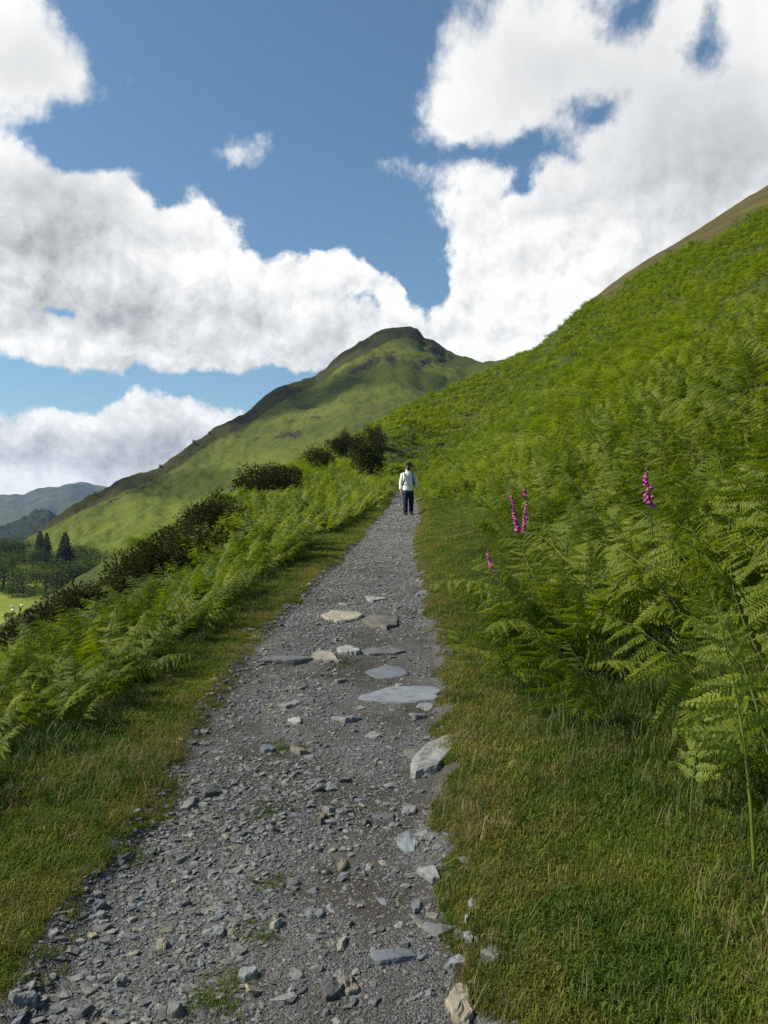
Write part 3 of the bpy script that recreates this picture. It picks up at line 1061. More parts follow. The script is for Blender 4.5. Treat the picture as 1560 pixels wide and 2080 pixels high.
def build_bracken():
    pts = []
    # fronds one by one near the camera
    def sample(x0, x1, y0, y1, dens):
        n = int((x1 - x0) * (y1 - y0) * dens)
        return rng.uniform(x0, x1, n), rng.uniform(y0, y1, n)
    xs = []; ys = []
    for (x0, x1, y0, y1, dn) in ((.8, 6, -2, 9, 21), (-9, -1.2, -3, 9, 36), (1.0, 17, 9, 26, 18), (-13, -.6, 9, 26, 27), (-11, 3, 26, 44, 11)):
        a, b_ = sample(x0, x1, y0, y1, dn); xs.append(a); ys.append(b_)
    x = np.concatenate(xs); y = np.concatenate(ys)
    m = fern_mask(x, y) > rng.uniform(.35, 1.0, len(x))
    tl = path_l(y) - x
    m &= tl < np.interp(y, [8, 12, 30, 40], [9.0, 5.6, 5.6, 9.0]) + fbm(x, y, 3, 2, 5) * 1.5
    m &= np.abs(np.arctan2(x, y)) < R(60)
    gap = fbm(x, y, 1.6, 3, 51)
    m &= gap > -.34
    for (hz, y0, y1, wd) in ((.133, 5.6, 7.8, .20), (.163, 6.5, 8.7, .16), (.180, 6.5, 8.4, .14), (.334, 4.2, 5.5, .16)):     # room in front of the foxgloves
        m &= ~((np.abs(x - hz * y) < wd) & (y > y0) & (y < y1))
    x = x[m]; y = y[m]; tl = tl[m]
    z = ground(x, y)
    n = len(x)
    right = tl < 0
    edge = np.where(right, x - path_r(y) - verge_r(y), tl - verge_l(y))
    rz = np.where(right & (edge < .6), rng.normal(math.pi * 1.1, 1.0, n), rng.uniform(0, 2 * math.pi, n))
    rz = np.where((~right) & (edge < .5), rng.normal(0.0, .9, n), rz)
    sc = rng.uniform(.62, 1.2, n) * (0.80 + .20 * sstep(edge, -.1, .9)) * np.where(right, np.interp(y, [7, 14], [.98, .80]), np.interp(y, [4, 9, 16], [.58, .70, .92]))
    sc *= 1 + .25 * fbm(x, y, 3.0, 2, 71)
    rx = rng.normal(0, .24, n); ry = rng.normal(0, .24, n)
    idx = rng.integers(0, len(FRONDS), n)
    d = np.hypot(x, y)
    # the 300 that show largest stand as plants of their own
    ok = in_view(x, y, .02)
    el = (z + .6 - EYE) / np.maximum(d, .1)
    ok &= (el > -.60)
    order = np.argsort(np.where(ok, d / (sc * np.where(right, 1.0, 1.0)), 1e9))
    own = order[:290]
    ownset = np.zeros(n, bool); ownset[own] = True
    for rank, i in enumerate(own):
        st, bl, plan, wh = FRONDS[idx[i]]
        if right[i]:
            if edge[i] < .45:
                lb, gp = ('bracken frond at the lower edge of the right bank, arching over the grass', 'bracken along the lower edge of the right bank')
            else:
                if x[i] / y[i] > .33:
                    lb, gp = ('bracken frond deep in the right bank, close to the right photograph edge', 'bracken at the right photograph edge')
                else:
                    lb, gp = ('bracken frond in the thick of the right bank, behind the foremost fronds', 'bracken in the thick of the right bank')
        else:
            if y[i] < 5.5:
                lb, gp = ('bracken frond at the near end of the left bank, by the photograph edge', 'bracken at the near end of the left bank')
            elif edge[i] < .45:
                lb, gp = ('bracken frond overhanging the grass along the left verge of the path', 'bracken along the left verge')
            else:
                lb, gp = ('bracken frond on top of the left bank, back from the verge', 'bracken on top of the left bank')
        e = link('bracken_fern', None, label=lb, cat='fern', group=gp, loc=(x[i], y[i], z[i] - .01), rot=(rx[i], ry[i], rz[i]), scale=float(sc[i]))
        e.empty_display_size = .05
        link('stem', st, parent=e)
        if rank < 34:
            for (M, lp, k) in plan:
                o = link('pinna', PINNA_MESH[k], parent=e)
                o.matrix_local = M @ Matrix.Scale(lp, 4)
        else:
            link('frond_blade', bl, parent=e)
    g = ~ownset
    P = np.stack([x, y, z - .01], -1)[g]
    Rr = np.stack([rx, ry, rz], -1)[g]
    sides = right[g]
    for side, nm, lb in ((True, 'bracken', 'dense green bracken covering the bank right of the path'), (False, 'bracken', 'dense bright bracken covering the bank left of the path')):
        q = sides == side
        scatter(nm, P[q], Rr[q], sc[g][q], [source('bracken_source', fr[3]) for fr in FRONDS], idx[g][q], lb, 'bracken')

    # far slopes: clumps
    n = 42000
    az = rng.uniform(R(-26), R(31.5), n)
    d = np.sqrt(rng.uniform(24 ** 2, 262 ** 2, n))
    # keep the slope evenly covered up to its upper edge and round the crest
    x = np.sin(az) * d; y = np.cos(az) * d
    m = fern_mask(x, y) > .5
    m &= ~((x < 17) & (y < 26) & (x > -5))
    m &= d + fbm(x, y, 12, 3, 8) * 18 < bracken_top(az) + 2
    m &= d < crest_dist(az) + 26
    # below the gorse the bracken gives way to the meadow slope
    elc = (ground(x, y, False) + 1.0 - EYE) / d
    line = np.interp(x / y * FPX + 780, [0, 300, 600, 660], [(HORIZON - q) / FPX for q in (1345, 1190, 1000, 955)])
    m &= ((path_l(y) - x) < 7) | (elc < line)
    m &= (path_l(y) - x) < 34
    x = x[m]; y = y[m]; d = d[m]
    n = len(x)
    z = ground(x, y)
    hollow = fbm(x, y, 9.0, 3, 57)
    sc = rng.uniform(.75, 1.15, n) * (1 + .35 * hollow) * (1 - .45 * sstep(-fbm(x - .35 * y, y * .22, 5.0, 3, 58), .20, .34))
    clumps = [source('clump_source', clump_mesh(300 + k)) for k in range(5)]
    scatter('bracken', np.stack([x, y, z - .12], -1), np.stack([rng.normal(0, .12, n), rng.normal(0, .12, n) - .15, rng.uniform(0, 6.28, n)], -1),
            np.stack([sc * 1.15, sc * 1.15, sc], -1), clumps, rng.integers(0, 5, n), 'bright green bracken carpeting the fellside up to the dry grass', 'bracken')
    print('bracken', g.sum(), 'clumps', n)


build_bracken()


# two tall young fronds standing out in the grass on the right
def young_fern(px, py, d_hint, height, label, seed, th1, lean):
    g = hit(px, py)
    rs = random.Random(seed)
    P, plan = frond_plan(rs, 9, height, 2, th1, .24, .42, .10)
    e = link('young_bracken_fern', None, label=label, cat='fern', loc=(g[0], g[1], g[2] - .01), rot=(0, 0, lean))
    so = stem_soup(P, height, .0075, 6)
    link('stem', so.mesh('stem', [MATS['bracken_young']], True), parent=e)
    for (M, lp) in plan:
        o = link('pinna', PINNA_YOUNG[rs.randrange(2)], parent=e)
        o.matrix_local = M @ Matrix.Scale(lp, 4)


young_fern(1533, 1790, 0, 1.0, 'tall yellow-green young bracken frond at the right edge of the grass', 5, 22, 2.0)
young_fern(1402, 1690, 0, .52, 'short thin young bracken frond with half uncurled tip in the grass', 6, 30, 0.4)

young_fern(1490, 1590, 0, .50, 'low pale young frond just left of the tall one at the right edge', 8, 55, 2.6)
young_fern(1430, 1450, 0, .75, 'upright pale frond in the bracken above the thin young frond', 10, 35, 4.4)


# ------------------------------------------------------------------ grass
def tuft(seed, n, lmin, lmax, rad, mat, bend=.5, width=.0022):
    rs = random.Random(seed)
    so = Soup()
    for k in range(n):
        a = rs.uniform(0, 6.28); r = rad * math.sqrt(rs.random())
        bx, by = r * math.cos(a), r * math.sin(a)
        L = rs.uniform(lmin, lmax); g = rs.uniform(0, 6.28)
        ln = rs.uniform(.15, 1.0) * bend
        dx, dy = math.cos(g), math.sin(g)
        w = width * rs.uniform(.7, 1.3)
        px, py = -dy * w, dx * w
        p1 = (bx + dx * L * ln * .35, by + dy * L * ln * .35, L * .6)
        p2 = (bx + dx * L * ln, by + dy * L * ln, L * (1 - .35 * ln))
        so.add([(bx - px, by - py, -.005), (bx + px, by + py, -.005), (p1[0] + px * .8, p1[1] + py * .8, p1[2]), (p1[0] - px * .8, p1[1] - py * .8, p1[2]), p2],
               [(0, 1, 2, 3), (3, 2, 4)])
    return source('tuft_source', so.mesh('tuft', [mat]))


def build_grass():
    short = [tuft(400 + k, 30, .012, .034, .055, MATS['grass_blade'], .9) for k in range(5)]
    longg = [tuft(420 + k, 18, .045, .14, .045, MATS['long_grass'], .75, .0021) for k in range(4)]
    dry = [tuft(440 + k, 8, .04, .13, .05, MATS['dry_grass'], 1.1, .0013) for k in range(3)]
    fine = [tuft(460 + k, 46, .010, .036, .040, MATS['grass_blade'], 1.0, .0011) for k in range(6)]
    X = []; Y = []
    for (y0, y1, dn) in ((.6, 3.0, 2300), (3.0, 5.5, 1800), (5.5, 10, 800), (10, 18, 330), (18, 46, 120)):
        for (a0, a1) in ((-3.4, .6), (-.2, 4.2)):
            n = int((a1 - a0) * (y1 - y0) * dn)
            X.append(rng.uniform(a0, a1, n)); Y.append(rng.uniform(y0, y1, n))
    x = np.concatenate(X); y = np.concatenate(Y)
    m = in_view(x, y, .10)
    t = np.maximum(x - path_r(y), path_l(y) - x)
    nz = fbm(x, y, .35, 3, 77) * .28
    wear = fbm(x, y, .22, 2, 78) * .35
    m &= t > np.maximum(nz, -.05) + np.maximum(wear, 0) * .6
    m &= fern_mask(x, y) < rng.uniform(.3, 1.4, len(x))
    x = x[m]; y = y[m]
    z = ground(x, y); n = len(x); d = np.hypot(x, y)
    t = np.maximum(x - path_r(y), path_l(y) - x)
    sc = rng.uniform(.7, 1.3, n) * (1 + np.clip((d - 6) / 9, 0, 2.6)) * (.55 + .45 * sstep(t, 0, .35)) * (1 + .6 * fbm(x, y, .5, 3, 33))
    zs = np.minimum(sc, 1.7)
    rot = np.stack([rng.normal(0, .12, n), rng.normal(0, .12, n), rng.uniform(0, 6.28, n)], -1)
    scatter('grass', np.stack([x, y, z], -1), rot, np.stack([sc, sc, zs], -1), short + fine, np.where(d < 6, rng.integers(5, 11, n), rng.integers(0, 5, n)), 'short olive and straw coloured turf along both edges of the path', 'grass', edge_straw(x, y))
    print('grass', n)
    # longer grass towards the bracken, straw among it
    fm = fern_mask(x, y)
    vr = np.where(x > path_r(y), t / np.maximum(verge_r(y), .1), t / np.maximum(verge_l(y), .1))
    pr = np.clip(vr - .70, 0, 1) * .8 + (fbm(x, y, .45, 3, 35) > .24) * .15
    k = rng.random(n) < pr * np.where(d < 6, .42, np.where(d < 12, .7, .45))
    scatter('long_grass', np.stack([x, y, z], -1)[k], rot[k], (rng.uniform(.6, 1.25, n) * (.6 + .5 * np.clip(vr, 0, 1.2)))[k], longg, rng.integers(0, 4, n)[k], 'longer green grass where the verges meet the bracken', 'grass')
    k = rng.random(n) < .04 + .16 * (fbm(x, y, .6, 3, 36) > .17)
    k &= d < 16
    scatter('dry_grass', np.stack([x, y, z], -1)[k], rot[k] * np.array([2.0, 2.0, 1]), rng.uniform(.5, 1.2, n)[k], dry, rng.integers(0, 3, n)[k], 'thin straw coloured dead grass stalks in the turf', 'grass')
    # small tufts in the gravel
    P = []
    for (px, py, w, c) in ((575, 1520, .10, 34), (430, 2035, .09, 34), (545, 1650, .09, 20), (465, 1985, .06, 16), (570, 1800, .05, 10), (850, 1440, .12, 22), (700, 1345, .10, 20),
                           (520, 1900, .07, 14), (300, 1655, .09, 22), (255, 1740, .06, 14), (130, 1840, .08, 18), (840, 1565, .06, 10), (405, 1350, .15, 20), (90, 1960, .1, 14)):
        g = hit(px, py)
        for q in range(c):
            P.append((g[0] + rng.normal(0, w * .6), g[1] + rng.normal(0, w * .6)))
    P = np.array(P)
    z = ground(P[:, 0], P[:, 1]); n = len(P)
    scatter('grass', np.stack([P[:, 0], P[:, 1], z], -1), np.stack([np.zeros(n), np.zeros(n), rng.uniform(0, 6.28, n)], -1), rng.uniform(.35, .7, n), short,
            rng.integers(0, 5, n), 'little yellow-green grass tufts growing up through the gravel', 'grass')


build_grass()


# ------------------------------------------------------------------ gravel and slabs
def rock_mesh(seed, flat, mat, npt=13):
    rs = random.Random(seed)
    bm = bmesh.new()
    ax = rs.uniform(.55, .95)
    for k in range(npt):
        while True:
            p = Vector((rs.uniform(-1, 1), rs.uniform(-1, 1), rs.uniform(-1, 1)))
            if .45 < p.length < 1.0: break
        p.normalize()
        p = Vector((max(-.75, min(.75, p.x)) / .75, max(-.8, min(.8, p.y)) / .8 * ax, max(-.6, min(.6, p.z)) / .6 * flat))
        bm.verts.new(p * .5)
    r = bmesh.ops.convex_hull(bm, input=bm.verts)
    bmesh.ops.delete(bm, geom=list({g for g in r['geom_interior'] + r['geom_unused'] if isinstance(g, bmesh.types.BMVert)}), context='VERTS')
    bmesh.ops.dissolve_limit(bm, angle_limit=R(14), verts=bm.verts, edges=bm.edges)
    return bm_mesh('stone', bm, mat)


def slab_mesh(seed, w, dpt, h, mat):
    """flat piece of slate: broken straight-edged outline, split top in low layers, steep rough rim"""
    rs = random.Random(seed)
    m = rs.randint(4, 7)
    ang = sorted(2 * math.pi * (k + rs.uniform(-.38, .38)) / m for k in range(m))
    cor = [(math.cos(a) * rs.uniform(.70, 1.28), math.sin(a) * rs.uniform(.70, 1.28)) for a in ang]
    n = 26
    out = []
    for k in range(n):
        a = 2 * math.pi * k / n
        best = 1.0
        for i in range(m):
            (x1, y1), (x2, y2) = cor[i], cor[(i + 1) % m]
            den = math.cos(a) * (y2 - y1) - math.sin(a) * (x2 - x1)
            if abs(den) < 1e-6: continue
            t = (x1 * (y2 - y1) - y1 * (x2 - x1)) / den
            u = (x1 * math.sin(a) - y1 * math.cos(a)) / den
            if t > 0 and -1e-6 <= u <= 1 + 1e-6:
                best = t; break
        best = min(best, 1.35) * (1 + rs.uniform(-.07, .07))
        out.append((math.cos(a) * best * w / 2, math.sin(a) * best * dpt / 2))
    tx, ty = rs.uniform(-.06, .06), rs.uniform(-.06, .06)
    ca = rs.uniform(0, 6.28); ox, oy = rs.uniform(-9, 9), rs.uniform(-9, 9)

    def top(x, y):
        q = (x / w * math.cos(ca) + y / dpt * math.sin(ca)) * 2.2 + float(fbm(np.array([x / w * 3 + ox]), np.array([y / dpt * 3 + oy]), 1.0, 3, seed)[0]) * .9
        step = -.30 * h if q > .45 else (-.12 * h if q > .05 else 0.0)
        return h + step + x * tx + y * ty + float(fbm(np.array([x / w * 6 + oy]), np.array([y / dpt * 6 + ox]), 1.0, 2, seed + 9)[0]) * h * .16
    V = []; F = []
    rings = [(1.05, None), (1.0, .15), (.985, .55), (.945, .88), (.85, 1), (.62, 1), (.34, 1)]
    for (s_, fz) in rings:
        for (x, y) in out:
            xx, yy = x * s_, y * s_
            if fz is None: z = -h * 1.2 - .02
            else:
                z = top(xx, yy) * fz + (rs.uniform(-.08, .08) * h if fz < 1 else 0)
            V.append((xx + rs.uniform(-.006, .006) * w, yy + rs.uniform(-.006, .006) * dpt, z))
    for li in range(len(rings) - 1):
        for k in range(n):
            k2 = (k + 1) % n
            F.append((li * n + k, li * n + k2, (li + 1) * n + k2, (li + 1) * n + k))
    V.append((0, 0, top(0, 0)))
    o = (len(rings) - 1) * n
    for k in range(n):
        F.append((o + k, o + (k + 1) % n, len(V) - 1))
    so = Soup(); so.add(V, F)
    return so.mesh('slab', [mat])


# (px, py of centre, width px, depth px, height m, turn deg, tilt deg, material, label)
SLABS = [
    (822, 1412, 150, 46, .045, 12, 3, 'slate_blue', 'largest flat blue-grey slate slab, lying across the right side of the path'),
    (782, 1368, 86, 30, .05, 24, 9, 'slate_blue', 'dark blue-grey slate slab tilted up just beyond the largest slab'),
    (772, 1326, 84, 15, .07, 6, 6, 'slate_grey', 'thin dark slate edge at the right end of the low rock step'),
    (712, 1323, 52, 22, .06, 10, 8, 'slate_pale', 'pale greenish wedge of rock in the middle of the low rock step'),
    (660, 1336, 46, 20, .06, 30, 12, 'slate_tan', 'tan pointed stone in the low rock step, left of the pale wedge'),
    (578, 1341, 112, 16, .06, 5, 3, 'slate_grey', 'long narrow grey slate at the left end of the low rock step'),
    (693, 1253, 84, 24, .06, 8, 4, 'slate_tan', 'broad tan slab, left of two tan slabs beyond the rock step'),
    (768, 1266, 68, 26, .09, 10, 5, 'slate_tan', 'thick tan block with dark right end beyond the rock step'),
    (762, 1215, 40, 10, .03, 0, 3, 'slate_pale', 'small pale tan slab, farthest of the slabs in the path'),
    (884, 1535, 84, 98, .09, -25, 10, 'slate_pale', 'big pale craggy rock set in the right edge of the path'),
    (843, 1540, 34, 38, .05, 10, 6, 'slate_grey', 'small grey slab leaning against the big pale rock'),
    (868, 1700, 50, 24, .05, 5, 5, 'slate_pale', 'cream coloured block at the right edge below the big pale rock'),
    (796, 1945, 92, 62, .045, -38, 6, 'slate_blue', 'long grey and ochre slate lying slanted near the bottom of the path'),
    (886, 1890, 72, 46, .04, 12, 4, 'slate_grey', 'dark grey slab near the bottom right corner of the path'),
    (938, 2045, 54, 78, .06, -10, 8, 'slate_tan', 'ochre yellow rock at the bottom edge, right side of the path'),
    (368, 1742, 27, 26, .035, 15, 5, 'slate_pale', 'small cream stone lying in the grey gravel on the left half'),
    (716, 2014, 30, 28, .04, -20, 6, 'slate_tan', 'small tan angular stone near the bottom of the path'),
]
MORE = [(862, 1436, 46, 18, .03, 'slate_grey'), (846, 1456, 36, 14, .03, 'slate_grey'), (703, 1460, 62, 20, .025, 'slate_grey'), (601, 1466, 32, 18, .03, 'slate_pale'),
        (545, 1522, 38, 18, .03, 'slate_blue'), (606, 1525, 30, 26, .03, 'slate_tan'), (690, 1384, 26, 12, .03, 'slate_tan'), (826, 1712, 42, 46, .03, 'slate_blue'),
        (880, 1776, 62, 40, .03, 'slate_grey'), (696, 1760, 30, 30, .03, 'slate_tan'), (840, 1845, 45, 36, .03, 'slate_blue'), (1005, 1945, 50, 42, .05, 'slate_pale'),
        (700, 1998, 32, 46, .04, 'slate_tan'), (672, 2012, 50, 52, .04, 'slate_grey'), (385, 1635, 28, 20, .035, 'slate_pale'), (432, 1607, 36, 26, .03, 'slate_grey'),
        (958, 1908, 44, 24, .03, 'slate_grey'), (650, 1665, 24, 18, .04, 'slate_tan'), (667, 1647, 24, 12, .03, 'slate_pale'), (200, 1846, 24, 20, .04, 'slate_blue'),
        (205, 1864, 20, 16, .03, 'slate_pale'), (55, 2040, 52, 24, .05, 'slate_blue'), (30, 2030, 26, 16, .04, 'slate_grey'), (170, 2060, 34, 24, .04, 'slate_grey'),
        (355, 2058, 38, 28, .04, 'slate_grey'), (500, 1280, 44, 12, .03, 'slate_grey'), (704, 1228, 32, 9, .03, 'slate_tan'), (804, 1027, 14, 4, .05, 'slate_pale'),
        (500, 1985, 40, 26, .04, 'slate_grey'), (375, 1840, 26, 18, .035, 'slate_grey'), (330, 1925, 30, 18, .04, 'slate_tan'), (640, 1860, 34, 26, .03, 'slate_pale'),
        (560, 1860, 44, 14, .03, 'slate_grey'), (930, 1960, 50, 22, .03, 'slate_blue'), (910, 1325, 24, 10, .04, 'slate_tan'), (860, 1205, 26, 10, .04, 'slate_pale'),
        (830, 1650, 30, 14, .03, 'slate_grey'), (950, 1870, 26, 26, .04, 'slate_pale'), (590, 1430, 60, 18, .02, 'slate_grey'), (760, 1495, 40, 14, .025, 'slate_grey'),
        (640, 1590, 38, 14, .025, 'slate_grey'), (245, 2000, 30, 20, .04, 'slate_grey'), (440, 1900, 34, 18, .04, 'slate_grey'), (590, 1345, 40, 10, .03, 'slate_grey')]


def px_size(g, wpx, hpx):
    """real size of something seen wpx by hpx lying flat at g"""
    dist = math.hypot(g[0], g[1])
    w = wpx * g[1] / FPX
    drop = EYE - g[2] + .081 * g[1]
    dep = hpx * g[1] / FPX * dist / max(drop, .5) * .92
    return w, min(dep, w * 2.6)


def build_stones():
    for k, (px, py, w, h, t, turn, tilt, m, lb) in enumerate(SLABS):
        g = hit(px, py)
        a, b_ = px_size(g, w * 1.12, h * 1.12)
        link('flat_stone', slab_mesh(500 + k, a, b_, t * .50, MATS[m]), label=lb, cat='stone', group='slabs of slate set in the path', loc=(g[0], g[1], g[2] - .006),
             rot=(R(tilt) * .5, R(tilt) * -.4, R(turn)))
    for k, (px, py, w, h, t, m) in enumerate(MORE):
        g = hit(px, py)
        a, b_ = px_size(g, w, h)
        link('stone', slab_mesh(560 + k, a, b_, t * .6, MATS[m]), parent=PATH, loc=(g[0], g[1], g[2]), rot=(rng.normal(0, .1), rng.normal(0, .1), rng.uniform(-.6, .6)))
    kinds = ['slate_grey', 'slate_grey', 'slate_grey', 'slate_blue', 'slate_grey', 'slate_tan', 'slate_grey', 'slate_pale', 'slate_blue', 'slate_grey']
    rocks = [rock_mesh(600 + k, rng.uniform(.20, .40), MATS[kinds[k]]) for k in range(10)]

    def onpath(n, y0, y1, near=True):
        y = np.exp(rng.uniform(math.log(y0), math.log(y1), n)) if near else rng.uniform(y0, y1, n)
        l = path_l(y); r = path_r(y)
        x = l + (r - l) * rng.uniform(-.06, 1.06, n)
        return x, y, (x - l) / (r - l)
    # larger stones one by one
    x, y, u = onpath(1400, 1.9, 15)
    k = rng.random(len(x)) < np.where(u < .55, 1.0, .45)
    k &= in_view(x, y)
    x = x[k][:250]; y = y[k][:250]
    z = ground(x, y)
    pick = rng.choice(10, len(x), p=[.14, .14, .14, .12, .14, .05, .12, .05, .05, .05])
    for i in range(len(x)):
        s = rng.uniform(.035, .072) * (1 + .05 * y[i])
        link('stone', rocks[pick[i]], parent=PATH, loc=(x[i], y[i], z[i] + s * .02), rot=(rng.normal(0, .2), rng.normal(0, .2), rng.uniform(0, 6.28)), scale=float(s))
    # the rest of the gravel
    X = []; Y = []; Sc = []
    for (n, y0, y1, s0, s1, rightkeep) in ((12000, 1.8, 9, .018, .048, .40), (60000, 1.7, 9, .006, .021, .85), (9000, 8, 20, .025, .05, .85), (22000, 8, 22, .014, .030, .9),
                                           (11000, 20, 63, .035, .075, .95)):
        x, y, u = onpath(n, y0, y1)
        earth = fbm(x, y, .8, 3, 88)
        k = rng.random(n) < np.where(u < .5, 1.0, rightkeep) * np.where(earth > .12, .45, 1.0) * np.where((u < .04) | (u > .96), .5, 1)
        X.append(x[k]); Y.append(y[k])
        Sc.append((s0 + (s1 - s0) * rng.random(k.sum()) ** 2.0))
    x = np.concatenate(X); y = np.concatenate(Y); s = np.concatenate(Sc); n = len(x)
    z = ground(x, y)
    scatter('gravel', np.stack([x, y, z + s * .03], -1), np.stack([rng.normal(0, .22, n), rng.normal(0, .22, n), rng.uniform(0, 6.28, n)], -1), s,
            [source('stone_source', r) for r in rocks], rng.choice(10, n, p=[.14, .14, .14, .12, .14, .05, .12, .04, .06, .05]), 'grey slate gravel covering the footpath', 'gravel')
    print('gravel', n)


build_stones()


# ------------------------------------------------------------------ gorse, trees
def leaf_cloud(so, rs, lobes, n, size, mi=0, out=.8, aspect=.6, inner=.62):
    """leaf-sized faces spread through the outer part of several lobes"""
    tot = sum(l[1] ** 2 for l in lobes)
    for (c, r, sq) in lobes:
        for k in range(int(n * r * r / tot)):
            while True:
                d = Vector((rs.gauss(0, 1), rs.gauss(0, 1), rs.gauss(0, 1)))
                if d.length > .01: break
            d.normalize()
            if d.z < -.55 and rs.random() < .6: d.z = -d.z
            rr = r * rs.uniform(inner, 1.06) * (1 + .12 * math.sin(7 * d.x + 5 * d.y + c[0]))
            p = Vector(c) + Vector((d.x * rr, d.y * rr, d.z * rr * sq))
            nrm = (d * out + Vector((rs.uniform(-1, 1), rs.uniform(-1, 1), rs.uniform(-.6, 1)))).normalized()
            a = nrm.cross(Vector((rs.uniform(-1, 1), rs.uniform(-1, 1), rs.uniform(-1, 1)))).normalized()
            b_ = nrm.cross(a)
            s = size * rs.uniform(.6, 1.3)
            so.add([p - a * s, p - b_ * s * aspect, p + a * s, p + b_ * s * aspect], [(0, 1, 2, 3)], mi)


def gorse_meshes(seed):
    rs = random.Random(seed)
    lobes = [((rs.uniform(-.55, .55), rs.uniform(-.55, .55), rs.uniform(.30, .72)), rs.uniform(.28, .46), rs.uniform(.8, 1.1)) for k in range(9)]
    so = Soup()
    tot = sum(l[1] ** 2 for l in lobes)
    for (c, r, sq) in lobes:
        for k in range(int(2600 * r * r / tot)):
            d = Vector((rs.gauss(0, 1), rs.gauss(0, 1), rs.gauss(.25, 1))).normalized()
            rr = r * rs.uniform(.35, 1.02)
            p = Vector(c) + d * rr
            if p.z < .02: continue
            for q in range(5):
                t = (d * 1.0 + Vector((rs.gauss(0, .6), rs.gauss(0, .6), rs.gauss(.35, .6)))).normalized()
                a = t.cross(Vector((rs.uniform(-1, 1), rs.uniform(-1, 1), rs.uniform(-1, 1)))).normalized()
                ln = rs.uniform(.03, .075); w = .006
                so.add([p - a * w, p + a * w, p + t * ln * .6 + a * w * 1.2, p + t * ln, p + t * ln * .6 - a * w * 1.2], [(0, 1, 2, 3, 4)])
    st = Soup()
    for k in range(7):
        c = lobes[k][0]
        tube(st, [(0, 0, -.1), (c[0] * .5, c[1] * .5, c[2] * .45), (c[0], c[1], c[2])], [.035, .025, .008], 5)
    zt = max(v[2] for v in so.v)
    so.v = [(v[0], v[1], v[2] / zt) for v in so.v]
    return so.mesh('crown', [MATS['gorse']]), st.mesh('stem', [MATS['bark']])


GORSE = [gorse_meshes(700 + k) for k in range(4)]


def near_at(px, d):
    r = ray(px, 1000)
    x = r[0] * d
    return np.array([x, d, float(ground(x, d))])


def build_gorse():
    # (px, distance, py of the top)
    spots = [(592, 40, 925, 'gorse bush at the top end of the dark row left of the bracken'), (560, 37, 920, 'tallest gorse bush of the dark row left of the bracken'),
             (525, 34, 945, ''), (492, 31, 975, ''), (462, 29, 992, ''), (432, 27, 1005, ''), (405, 26, 1035, ''), (378, 25, 1062, ''), (352, 24, 1078, ''), (335, 23, 1100, ''),
             (262, 25, 1138, ''), (235, 24, 1148, ''), (212, 24, 1156, ''), (185, 23, 1176, ''), (158, 22, 1188, ''), (130, 21, 1206, ''), (102, 20, 1222, ''), (72, 19, 1246, ''),
             (42, 18, 1262, ''), (12, 17, 1268, ''), (-20, 16, 1280, ''),
             (765, 70, 832, ''), (742, 66, 846, ''), (715, 62, 868, ''), (690, 60, 884, ''), (655, 60, 900, '')]
    ref = ['third', 'fourth', 'fifth', 'sixth', 'seventh', 'eighth', 'ninth', 'tenth']
    for i, (px, d, py, lb) in enumerate(spots):
        ds = np.linspace(max(14, d - 14), d + 20, 120)
        gz = np.array([near_at(px, q)[2] for q in ds])
        want = EYE + ray(px, py + (18 if 10 <= i < 21 else (12 if i < 10 else 0)))[2] * ds - gz          # height a bush would need at each distance
        tgt = 1.25 if i < 10 else (1.2 if i < 21 else 2.3)
        k = int(np.argmin(np.abs(want - tgt) + .004 * np.abs(ds - d)))
        g = near_at(px, ds[k])
        h = float(np.clip(want[k], .9, 3.4))
        if i >= 21:
            lb = ['gorse bush at the top right end of the clump on the skyline spur', 'dark gorse bush second from the top of the clump on the spur', 'middle gorse bush of the clump where the spur meets the peak',
                  'gorse bush fourth from the top of the clump on the spur', 'low gorse bush at the lower left end of the clump on the spur'][i - 21]
        elif i >= 10:
            lb = 'dark gorse bush, number %s from the upper end of the lower row above the meadow' % ['one', 'two', 'three', 'four', 'five', 'six', 'seven', 'eight', 'nine', 'ten', 'eleven'][i - 10]
        elif not lb:
            lb = 'brown-green gorse bush, %s from the upper end of the dark row behind left bracken' % ref[i - 2]
        w = float(np.clip(h * .75, .8, 1.45)) * (1.0 if i < 21 else 1.15)
        cr, st = GORSE[i % 4]
        e = link('gorse_bush', None, label=lb, cat='bush', group='gorse bushes on the left slope', loc=(g[0], g[1], g[2] - .05), rot=(0, 0, (i * 1.7) % 1.2 - .6), scale=(w * (1.35 if i < 21 else 1.0), w, h))
        link('crown', cr, parent=e); link('stem', st, parent=e)


build_gorse()


def broadleaf(seed, n=3200):
    rs = random.Random(seed)
    lobes = [((0, 0, .55), .32, .95)]
    for k in range(13):
        a = k * 2.4 + rs.uniform(-.4, .4); r = rs.uniform(.16, .34)
        lobes.append(((math.cos(a) * r, math.sin(a) * r, rs.uniform(.18, .80)), rs.uniform(.16, .26), rs.uniform(.75, 1.0)))
    so = Soup(); leaf_cloud(so, rs, lobes, n, .019)
    tr = Soup()
    tube(tr, [(0, 0, -.03), (.01, 0, .15), (0, .01, .35), (0, 0, .6)], [.035, .028, .022, .008], 7)
    for k in range(6):
        c = lobes[k + 1][0]
        tube(tr, [(0, 0, .16 + .04 * k), (c[0] * .5, c[1] * .5, .22 + c[2] * .3), (c[0], c[1], c[2])], [.016, .011, .004], 5)
    return so.mesh('crown', [MATS['tree_leaf']]), tr.mesh('trunk', [MATS['bark']])


